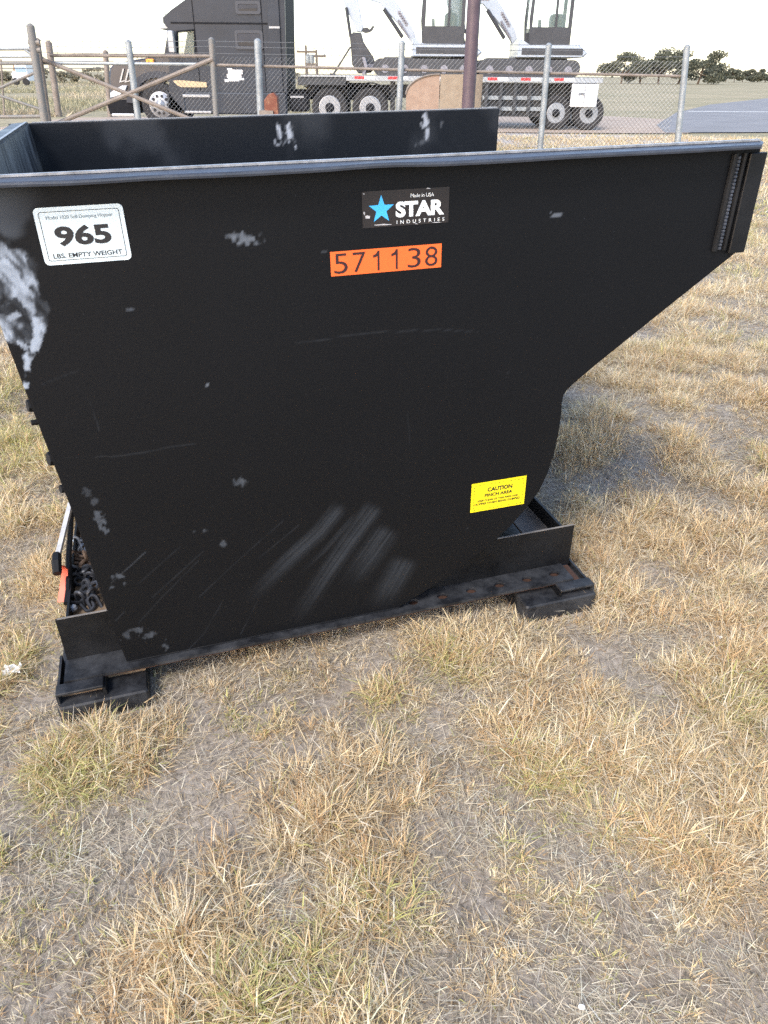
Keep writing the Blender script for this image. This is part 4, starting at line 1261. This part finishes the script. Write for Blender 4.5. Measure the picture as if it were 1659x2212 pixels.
    ep(MB().tube([(E(930, -16)[0], Ym + .38, E(930, -16)[1]), (E(985, -22)[0], Ym + .38, E(985, -22)[1])], .06, 8), 'stick_cylinder', 'excavator_grey', None, True)
    ep(MB().prism([E(950, 80), E(958, 72), E(968, 70), E(974, 76), E(982, 66), E(987, 68), E(982, 78), E(974, 84), E(962, 86)], Ym + .30, Ym + .45), 'coupler', 'excavator_dark')
    ep(MB().prism([E(922, 100), E(930, 84), E(952, 86), E(958, 110), E(984, 150), E(992, 178), E(975, 192), E(945, 194), (E(928, 170)[0], E(928, 170)[1]), E(925, 130)], Ym + .05, Ym + .70, bev=.03), 'bucket', 'excavator_dark')
    lg0, lg1 = E(1030, 14), E(1052, 36)
    return ex, ep, E, Ym
e1, ep, E, Ym = excavator(0.0, 'white mini excavator on the trailer, the one nearer the truck cab')
fit_dx = at(1383, 60, 26.0).x - at(1110, 60, 26.0).x
e2, ep2, E2, Ym = excavator(fit_dx, 'white mini excavator on the trailer, right of the purple-brown pole')
for ep_, E_ in ((ep, E), (ep2, E2)):
    mb = MB()
    a = E_(1050, 18); b = E_(1080, 66)
    for k in range(6):
        t = .12 + k * .13
        x, z = a[0] + (b[0] - a[0]) * t, a[1] + (b[1] - a[1]) * t
        mb.box(x - .05, x + .03, Ym + .235, Ym + .247, z - .11, z - .03)
    ep_(mb, 'boom_lettering', 'excavator_grey')
a = E2(1002, -3)
ep2(MB().prism(rrect(a[0] - .18, a[0] + .18, a[1] + .02, a[1] + .20, .06), Ym + .23, Ym + .246), 'red_emblem', 'logo_red')
a = E(1002, -3)
ep(MB().prism(rrect(a[0] - .18, a[0] + .18, a[1] + .02, a[1] + .20, .06), Ym + .23, Ym + .246), 'red_emblem', 'logo_red')
# tie-down strap from the bucket to the deck
p, q = at(924, 124, 25.5), at(877, 197, 25.2)
q.z = zD
tl = thing('tie_down_strap', 'dark tie-down strap slanting from the excavator bucket to the deck', 'strap', q)
mb = MB().tube([p, q], .025, 6); offs(mb.build('webbing', 'excavator_dark', tl), q)
mb = MB().box(q.x - .08, q.x + .08, q.y - .05, q.y + .05, q.z, q.z + .05); offs(mb.build('deck_hook', 'excavator_dark', tl), q)

# ------------------------------------------------------------------ far things: poles, van, shrubs, trees
def pole_pair(xs, ys, Y, label):
    b = at(xs, ys, Y); L = (b.x, Y, 0)
    t = thing('power_pole', label, 'utility pole', L, 'power poles on the horizon')
    zt_ = b.z
    offs(MB().tube([(b.x, Y, -.1), (b.x, Y, zt_)], [.22, .14], 8).build('shaft', 'wood_pole', t, True), L)
    offs(MB().box(b.x - 1.3, b.x + 1.3, Y - .1, Y + .1, zt_ - .9, zt_ - .65).build('crossarm', 'wood_pole', t), L)
    for s in (-1.1, 0, 1.1):
        offs(MB().lathe([(.08, -.0), (.10, .1), (.05, .25)], (b.x + s, Y, zt_ - .64), 'z', 6).build('insulator', 'galvanised', t), L)
    return t, b
t1, b1 = pole_pair(806, 119, 120, 'power pole on the horizon just right of the truck cab, left of a pair')
t2, b2 = pole_pair(834, 131, 120, 'shorter power pole on the horizon right of the truck cab, right of a pair')
zz = at(820, 170, 120).z
L = ((b1.x + b2.x) / 2, 120, 0)
offs(MB().box(b1.x - .1, b2.x + .1, 119.7, 120.3, zz - .15, zz + .15).build('equipment_beam', 'wood_pole', t1), (b1.x, 120, 0))
for xs_ in (812, 822):
    q = at(xs_, 164, 120)
    offs(MB().lathe([(.3, 0), (.34, .2), (.34, .9), (.2, 1.05)], (q.x, 120, zz + .16), 'z', 10).build('transformer', 'galvanised', t1, True), (b1.x, 120, 0))

a, b = at(27, 180, 95), at(66, 163, 95)
VL = ((a.x + b.x) / 2, 95, 0)
van = thing('white_van', 'white van with a blue stripe far off beyond the left gate', 'van', VL)
l = b.x - a.x; hgt = 2.3; x0_ = a.x
offs(MB().prism([(x0_, .45), (x0_, 1.15), (x0_ + l * .12, 1.35), (x0_ + l * .24, hgt), (x0_ + l, hgt), (x0_ + l, .45)], 95, 97, bev=.06).build('body', 'van_white', van), VL)
offs(MB().box(x0_ + l * .3, x0_ + l * .95, 94.98, 94.995, 1.25, 1.75).build('side_stripe', 'van_blue', van), VL)
offs(MB().prism([(x0_ + l * .14, 1.4), (x0_ + l * .25, 2.1), (x0_ + l * .28, 2.1), (x0_ + l * .28, 1.4)], 94.98, 94.995).build('window', 'dark_glass', van), VL)
for t in (.17, .8):
    offs(MB().lathe([(.1, -.05), (.36, -.05), (.36, .2), (.1, .2)], (x0_ + l * t, 95.02, .36), 'y', 14).build('wheel', 'tyre', van, True), VL)


def leaf_cloud(n, centers, size, seed, cols):
    r = np.random.default_rng(seed)
    c = np.array([q[:3] for q in centers]); rad = np.array([q[3:6] for q in centers])
    k = r.integers(0, len(c), n)
    d = r.normal(size=(n, 3)); d /= np.linalg.norm(d, axis=1)[:, None]
    rr = r.random(n) ** .45
    p = c[k] + d * rr[:, None] * rad[k]
    a = r.normal(size=(n, 3)); a /= np.linalg.norm(a, axis=1)[:, None]
    b = np.cross(a, r.normal(size=(n, 3))); b /= np.linalg.norm(b, axis=1)[:, None]
    s = size * (.6 + .8 * r.random(n))[:, None]
    v = np.stack([p + a * s, p + b * s * .6, p - a * s, p - b * s * .6], 1).reshape(-1, 3)
    col = np.array(cols)[r.integers(0, len(cols), n)] * (.7 + .6 * r.random((n, 1)))
    q = np.arange(n * 4).reshape(n, 4)
    return v, q, np.repeat(col, 4, 0)


LEAF = [(.10, .11, .08), (.115, .125, .085), (.085, .095, .07), (.13, .135, .10)]
BRUSH = [(.24, .22, .16), (.28, .25, .18), (.20, .20, .14), (.32, .28, .20)]


def plant(name, label, cat, x, Y, h, w, n, seed, cols, group, trunk=True, leaf=.3):
    L = (x, Y, 0)
    t = thing(name, label, cat, L, group)
    r = random.Random(seed)
    cen = []
    for i in range(9):
        fx, fz = r.uniform(-.55, .55), r.uniform(.18 if trunk else .15, .85)
        cen.append((fx * w * (1 - .4 * fz), r.uniform(-.4, .4) * w, fz * h, w * r.uniform(.16, .30), w * r.uniform(.16, .30), h * r.uniform(.10, .22)))
    v, q, c = leaf_cloud(n, cen, leaf, seed, cols)
    v[:, 2] = np.maximum(v[:, 2], .03)
    link('crown', big_mesh('crown', v, q, np.zeros((0, 3), int), 'leaf', c), t)
    mb = MB()
    if trunk:
        mb.tube([(0, 0, -.1), (.1 * w * r.uniform(-1, 1), 0, h * .35), (.05 * w, 0, h * .7)], [h * .035, h * .025, h * .01], 7)
        for i in range(4):
            q0 = cen[i]; mb.tube([(0, 0, h * .3), (q0[0], q0[1], q0[2])], [h * .018, h * .006], 5)
    else:
        for i in range(4):
            q0 = cen[i]; mb.tube([(0, 0, -.05), (q0[0], q0[1], q0[2])], [h * .02, h * .008], 5)
    mb.build('trunk' if trunk else 'stem', 'bark', t)
    return t


# trees along the road at the right
TREES = [(1640, 190, 6.2), (1690, 200, 7.4), (1738, 195, 6.6), (1790, 205, 7.6), (1842, 198, 6.8), (1884, 210, 5.4), (1915, 320, 4.6), (1938, 300, 4.2), (1960, 310, 4.4), (1981, 330, 3.8), (1999, 305, 5.0), (2020, 315, 4.2), (2044, 325, 4.0), (2068, 310, 4.4)]
ORD = ['leftmost', 'second', 'third', 'fourth', 'fifth', 'sixth', 'seventh', 'eighth', 'ninth', 'tenth', 'eleventh', 'twelfth', 'thirteenth', 'last']
hint = [('%s olive tree of the row beyond the road, counted from the trailer end' % o) for o in ORD]
for i, ((xs, Y, h), lb) in enumerate(zip(TREES, hint)):
    q = at(xs, 205, Y)
    plant('roadside_tree', lb, 'tree', q.x, Y, h, h * 1.35, 3000, 100 + i, LEAF, 'trees beyond the road', True, .24)
# brush on the left horizon
SH = [(10, 118, 1.5), (58, 110, 1.2), (150, 114, 1.6), (195, 122, 1.3), (240, 106, 2.0), (268, 118, 1.4), (-40, 116, 1.7), (100, 130, 1.7), (770, 160, 1.6), (850, 170, 1.7)]
lbs = ['grey-green shrub at the left picture edge, on the horizon', 'low shrub right of the white van', 'shrub left of the gate post braces on the horizon', 'low shrub between the dark fence posts', 'tallest shrub in front of the truck grille on the horizon', 'low shrub touching the truck grille in the view', 'shrub past the left picture edge on the horizon', 'shrub behind the tall gate post', 'low shrub below the power poles', 'low shrub right of the power poles']
for i, ((xs, Y, h), lb) in enumerate(zip(SH, lbs)):
    q = at(xs, 180, Y)
    plant('field_shrub', lb, 'shrub', q.x, Y, h, h * 1.7, 700, 300 + i, BRUSH, 'shrubs on the horizon', False, .16)

# ------------------------------------------------------------------ grass
def blades(base, h, ang, lean, bend, width, col, segs):
    n = len(h)
    d = np.stack([np.cos(ang), np.sin(ang), np.zeros(n)], -1)
    wa = ang + np.pi / 2 + rng.normal(0, .7, n)
    s = np.stack([np.cos(wa), np.sin(wa), np.zeros(n)], -1)
    V = []
    for k in range(segs):
        t = k / segs
        th = lean + bend * t
        # integrate a curved blade
        c = base + d * (h * (np.sin(lean) * t + .5 * bend * np.cos(lean) * t * t))[:, None] + np.array([0, 0, 1]) * (h * np.maximum(np.cos(lean) * t - .5 * bend * np.sin(lean) * t * t - .18 * bend * t * t, .04 * t))[:, None]
        w = (width * (1 - .55 * t) * .5)[:, None]
        V += [c - s * w, c + s * w]
    t = 1.0
    V.append(base + d * (h * (np.sin(lean) + .5 * bend * np.cos(lean)))[:, None] + np.array([0, 0, 1]) * (h * np.maximum(np.cos(lean) - .5 * bend * np.sin(lean) - .18 * bend, .03))[:, None])
    m = 2 * segs + 1
    V = np.stack(V, 1).reshape(-1, 3)
    b = np.arange(n)[:, None] * m
    Q = np.concatenate([np.concatenate([b + 2 * k, b + 2 * k + 1, b + 2 * k + 3, b + 2 * k + 2], 1) for k in range(segs - 1)]) if segs > 1 else np.zeros((0, 4), int)
    T_ = np.concatenate([b + 2 * segs - 2, b + 2 * segs - 1, b + 2 * segs], 1)
    shade = np.concatenate([np.repeat(np.linspace(.94, 1.02, segs), 2), [1.05]])  # roots darker, tips brighter: occlusion shade painted into each blade's colour
    C = (col[:, None, :] * shade[None, :, None]).reshape(-1, 3)
    return V, Q, T_, C


def hop_xy(x, y):
    """world ground point to the hopper's plan"""
    i = HMI
    return i[0][0] * x + i[0][1] * y + i[0][3], i[1][0] * x + i[1][1] * y + i[1][3]


def blocked(x, y, h):
    hx, hy = hop_xy(x, y)
    slab = ((hx > .150) & (hx < .392) | (hx > 1.443) & (hx < 1.694)) & (hy > -.084) & (hy < W + .084)
    under = (hx > .15) & (hx < 1.70) & (hy > -.030) & (hy < W + .03) & (h > .05)
    return slab | under


GREEN = [ground_at(a * 1.2206, b * 1.2206) + (r,) for a, b, r in ((520, 1540, .10), (600, 1490, .08), (1190, 1760, .14), (40, 880, .40), (20, 960, .35), (95, 1400, .13), (150, 1690, .10), (90, 1850, .12), (1640, 1520, .10), (1595, 590, .25), (640, 2080, .09), (560, 2120, .08), (1330, 2090, .10), (830, 1530, .07), (250, 1440, .10), (960, 1450, .08), (1500, 500, .8), (1640, 450, .9), (380, 1600, .05), (860, 1950, .06))]
BARE = [ground_at(a * 1.2206, b * 1.2206) + (r * .85,) for a, b, r in ((1430, 1225, .15), (1400, 1000, .10), (1190, 1050, .12), (900, 1480, .07), (960, 1560, .06), (420, 1530, .09), (380, 1660, .09), (1120, 1690, .10), (470, 1790, .14), (330, 1880, .14), (900, 1750, .07), (680, 1640, .07), (60, 1500, .08), (1270, 860, .08), (1330, 1130, .05), (430, 1930, .10), (50, 1370, .10), (110, 1290, .10), (1010, 1480, .06), (740, 1480, .05))]
PALE = [ground_at(a * 1.2206, b * 1.2206) + (r,) for a, b, r in ((580, 1930, .10), (560, 2020, .09), (1320, 1800, .10), (1250, 1840, .07), (1470, 1980, .07), (450, 2110, .09), (1300, 2160, .09), (1480, 1400, .16), (1600, 1650, .10), (230, 1800, .12), (1050, 1720, .10), (1130, 2030, .05))]


EDGE = [(q.x, q.y, .05) for q in [HM @ Vector((x, y, 0)) for x, y in ((.13, .0), (.17, -.13), (.24, -.12), (.31, -.13), (.38, -.12), (.44, -.07), (.55, -.06), (.68, -.07), (.80, -.06), (.93, -.08), (1.05, -.06), (1.18, -.07), (1.30, -.06), (1.42, -.10), (1.48, -.13), (1.56, -.12), (1.64, -.13), (1.73, -.05), (1.74, .10))]]


def infl(x, y, spots):
    s = np.zeros(np.shape(x))
    for sx, sy, r in spots:
        s = np.maximum(s, np.exp(-((x - sx) ** 2 + (y - sy) ** 2) / (r * r)))
    return s


PAL = np.array([(.73, .56, .315), (.77, .63, .395), (.65, .465, .25), (.81, .70, .49), (.56, .38, .205), (.72, .59, .365)])
GRN = np.array([(.47, .46, .17), (.57, .53, .22), (.40, .41, .16), (.60, .54, .26)])
STR = np.array([(.70, .62, .47), (.63, .555, .42), (.79, .71, .56), (.53, .455, .335)])


def in_view(x, y, margin):
    return (np.abs(x) < .46 * y + .42 + margin) & (y > .35)


def clump_field(y0, y1, dens, per, hmul, wmul, segs, margin, rad):
    """tufts: centres thinned by a patch noise, blades fanned out from each centre"""
    xm = .46 * y1 + .42 + margin
    n = int(dens * 2 * xm * (y1 - y0))
    x = rng.uniform(-xm, xm, n); y = rng.uniform(y0, y1, n)
    patch = fbm(x * 5.6 + 5, y * 5.6, 163, 2)
    p = (.17 + .83 * sstep(.33, .45, patch)) * (1 - .85 * infl(x, y, BARE)) * (1 - .45 * infl(x, y, PALE)) + .5 * infl(x, y, GREEN) + .9 * infl(x, y, EDGE)
    keep = in_view(x, y, margin) & (rng.random(n) < p + .04)
    x, y, patch = x[keep], y[keep], patch[keep]
    n = len(x)
    size = rng.uniform(.55, 1.25, n) * (.62 + .95 * sstep(.40, .60, patch))
    g = np.clip(infl(x, y, GREEN) * .85 + .35 * sstep(.62, .76, fbm(x * 1.1, y * 1.1, 91, 3)), 0, 1)
    hue = rng.integers(0, len(PAL), n)
    tone = fbm(x * .9, y * .9, 120, 3)
    m = np.maximum(3, (per * size * rng.uniform(.6, 1.3, n)).astype(int))
    ci = np.repeat(np.arange(n), m); N = len(ci)
    a = rng.uniform(0, 2 * np.pi, N); r = np.abs(rng.normal(0, .55, N)) * rad * size[ci]
    bx, by = x[ci] + np.cos(a) * r, y[ci] + np.sin(a) * r
    h = hmul * size[ci] * rng.uniform(.45, 1.25, N) * (1 - .30 * np.clip(r / (rad * 1.6), 0, 1))
    ok = ~blocked(bx, by, h)
    ci, a, r, bx, by, h = ci[ok], a[ok], r[ok], bx[ok], by[ok], h[ok]; N = len(ci)
    wind = rng.uniform(0, 2 * np.pi, n)
    ang = np.where(rng.random(N) < .72, a + rng.normal(0, .5, N), rng.uniform(0, 2 * np.pi, N))
    lean = np.clip(.24 + .80 * r / (rad * 1.3) + rng.normal(0, .32, N), .02, 1.45)
    bend = np.clip(rng.normal(.62, .45, N), -.3, 1.5)
    wd = wmul * rng.uniform(.7, 1.5, N)
    lift = np.where(rng.random(N) < .42, rng.random(N) * .55 * hmul, 0) * size[ci]
    lean = np.where(lift > 0, np.clip(lean + rng.uniform(.1, .8, N), 0, 1.5), lean)
    h = np.where(lift > 0, h * .62, h)
    base = np.stack([bx, by, gz(bx, by) - .004 + lift], -1)
    col = PAL[np.where(rng.random(N) < .6, hue[ci], rng.integers(0, len(PAL), N))]
    col = np.where((rng.random(N) < .22)[:, None], STR[rng.integers(0, 4, N)], col)
    isg = rng.random(N) < g[ci] * .62 + .03
    col = np.where(isg[:, None], GRN[rng.integers(0, len(GRN), N)], col)
    col = col * (rng.uniform(.72, 1.22, N) * (.86 + .30 * tone[ci]))[:, None]
    return blades(base, h, ang, lean, bend, wd, np.clip(col, 0, .88), segs)


def litter_field(y0, y1, dens, lmul, wmul, margin):
    xm = .46 * y1 + .42 + margin
    n = int(dens * 2 * xm * (y1 - y0))
    x = rng.uniform(-xm, xm, n); y = rng.uniform(y0, y1, n)
    bare = infl(x, y, BARE); pale = infl(x, y, PALE)
    keep = in_view(x, y, margin) & (rng.random(n) < (.32 + .68 * sstep(.34, .60, fbm(x * 4.5, y * 4.5, 71, 3))) * (1 - .62 * bare) + pale) & ~blocked(x, y, np.full(n, .04))
    x, y = x[keep], y[keep]; n = len(x)
    h = lmul * rng.uniform(.35, 1.3, n)
    flow = fbm(x * 2.2, y * 2.2, 7, 2) * 9
    ang = np.where(rng.random(n) < .55, flow + rng.normal(0, .6, n), rng.uniform(0, 6.28, n))
    lean = np.clip(rng.normal(1.36, .16, n), .8, 1.55); bend = rng.normal(.05, .25, n)
    base = np.stack([x, y, gz(x, y) + rng.uniform(.001, .014, n)], -1)
    col = STR[rng.integers(0, 4, n)]
    col = np.where((rng.random(n) < .28 * (1 - infl(x, y, PALE)))[:, None], PAL[rng.integers(0, len(PAL), n)], col)
    col = np.where((rng.random(n) < .26)[:, None], col * .40, col)
    lift = 1 + .22 * infl(x, y, PALE)
    col = col * (rng.uniform(.65, 1.15, n) * lift)[:, None]
    return blades(base, h, ang, lean, bend, wmul * rng.uniform(.6, 1.5, n), np.clip(col, 0, .85), 1)


def join(parts):
    V, Q, T_, C = [], [], [], []; o = 0
    for v, q, t, c in parts:
        V.append(v); Q.append(q + o); T_.append(t + o); C.append(c); o += len(v)
    return np.concatenate(V), np.concatenate(Q), np.concatenate(T_), np.concatenate(C)


v, q, t, c = join([clump_field(.35, 2.2, 680, 72, .058, .0021, 2, .14, .056), clump_field(2.2, 4.5, 500, 60, .062, .0027, 2, .18, .066),
                   clump_field(4.5, 9.0, 260, 46, .066, .0046, 1, .3, .12), clump_field(9.0, 22.0, 45, 38, .095, .014, 1, .9, .26)])
tag(link('dry_grass', big_mesh('dry_grass', v, q, t, 'grass', c)), 'tufts of dry golden and greenish grass all round the hopper', 'grass', kind='stuff')
v, q, t, c = join([litter_field(.35, 2.2, 22000, .050, .0017, .22), litter_field(2.2, 4.5, 13000, .058, .0023, .28), litter_field(4.5, 9.0, 3500, .075, .0045, .4)])
def crumbs(y0, y1, dens, size, margin):
    xm = .46 * y1 + .42 + margin; n = int(dens * 2 * xm * (y1 - y0))
    x = rng.uniform(-xm, xm, n); y = rng.uniform(y0, y1, n)
    k = in_view(x, y, margin) & (rng.random(n) < .25 + .75 * sstep(.4, .65, fbm(x * 6, y * 6, 44, 3)))
    x, y = x[k], y[k]; n = len(x)
    s_ = size * rng.uniform(.35, 1.0, n) ** 1.6
    z = gz(x, y); a0 = rng.uniform(0, 6.28, n)
    P = [np.stack([x + np.cos(a0 + j * 2.09) * s_ * rng.uniform(.6, 1.2, n), y + np.sin(a0 + j * 2.09) * s_ * rng.uniform(.6, 1.2, n), z - .002], -1) for j in range(3)]
    P.append(np.stack([x, y, z + s_ * rng.uniform(.4, .9, n)], -1))
    V_ = np.stack(P, 1).reshape(-1, 3); b = np.arange(n)[:, None] * 4
    T_ = np.concatenate([np.concatenate([b + i, b + (i + 1) % 3, b + 3], 1) for i in range(3)])
    c_ = np.array([(.30, .26, .22), (.38, .34, .29), (.22, .185, .15), (.44, .40, .35)])[rng.integers(0, 4, n)] * rng.uniform(.7, 1.2, (n, 1))
    return V_, np.zeros((0, 4), int), T_, np.repeat(c_, 4, 0)
v2, q2, t2_, c2_ = join([crumbs(.35, 2.2, 6000, .0055, .2), crumbs(2.2, 4.5, 3000, .008, .25)])
tag(link('soil_crumbs', big_mesh('soil_crumbs', v2, q2, t2_, 'grass', c2_)), 'small clods and crumbs of grey soil between the tufts', 'soil', kind='stuff')


def field_tufts():
    n = 9000
    y = 30 + 110 * rng.random(n) ** 1.6; x = -.62 * y + rng.random(n) * (.58 * y)
    k = (fbm(x * .12, y * .12, 55, 3) > .44) & ~((x > -12) & (y < 35))
    x, y = x[k], y[k]; n = len(x)
    ci = np.repeat(np.arange(n), 7); N = len(ci)
    bx, by = x[ci] + rng.normal(0, .35, N), y[ci] + rng.normal(0, .35, N)
    tint = fbm(x * .06, y * .1, 58, 3)[ci]
    col = np.where((rng.random(N) < sstep(.62, .40, tint))[:, None], np.array([(.36, .33, .21)]), np.array([(.44, .38, .27)])) * rng.uniform(.8, 1.25, (N, 1))
    return blades(np.stack([bx, by, np.full(N, -.015)], -1), rng.uniform(.12, .38, N), rng.uniform(0, 6.28, N), rng.uniform(.1, .9, N), rng.uniform(0, .8, N), rng.uniform(.05, .12, N), col, 1)
v3, q3, t3, c3 = field_tufts()
tag(link('field_grass', big_mesh('field_grass', v3, q3, t3, 'grass', c3)), 'rough grey-green grass of the far field left of the truck', 'grass', kind='stuff')
tag(link('straw_litter', big_mesh('straw_litter', v, q, t, 'grass', c)), 'grey dead straw lying flat on the earth between the tufts', 'straw', kind='stuff')

# ------------------------------------------------------------------ scraps of paper
def scrap(px, py, s, seed, label):
    x, y = ground_at(px * 1.2206, py * 1.2206)
    r = random.Random(seed); n = 4
    v = [(i / n * s - s / 2 + r.uniform(-.1, .1) * s, j / n * s * .8 - s * .4 + r.uniform(-.1, .1) * s, r.uniform(0, .45) * s + .012) for j in range(n + 1) for i in range(n + 1)]
    f = [(j * (n + 1) + i, j * (n + 1) + i + 1, (j + 1) * (n + 1) + i + 1, (j + 1) * (n + 1) + i) for j in range(n) for i in range(n)]
    o = MB().add(v, f).build('paper_scrap', 'paper_scrap')
    o.location = (x, y, float(gz(np.array(x), np.array(y))) + .012)
    o.rotation_euler = (.2, .1, r.uniform(0, 6))
    tag(o, label, 'litter', 'paper scraps in the grass')
scrap(22, 1436, .040, 3, 'crumpled white paper scrap in the grass left of the hopper foot')
scrap(1549, 1392, .014, 5, 'tiny white paper scrap in the grass right of the hopper foot')
scrap(1255, 2172, .010, 8, 'tiny white paper scrap in the grass at the bottom of the picture')
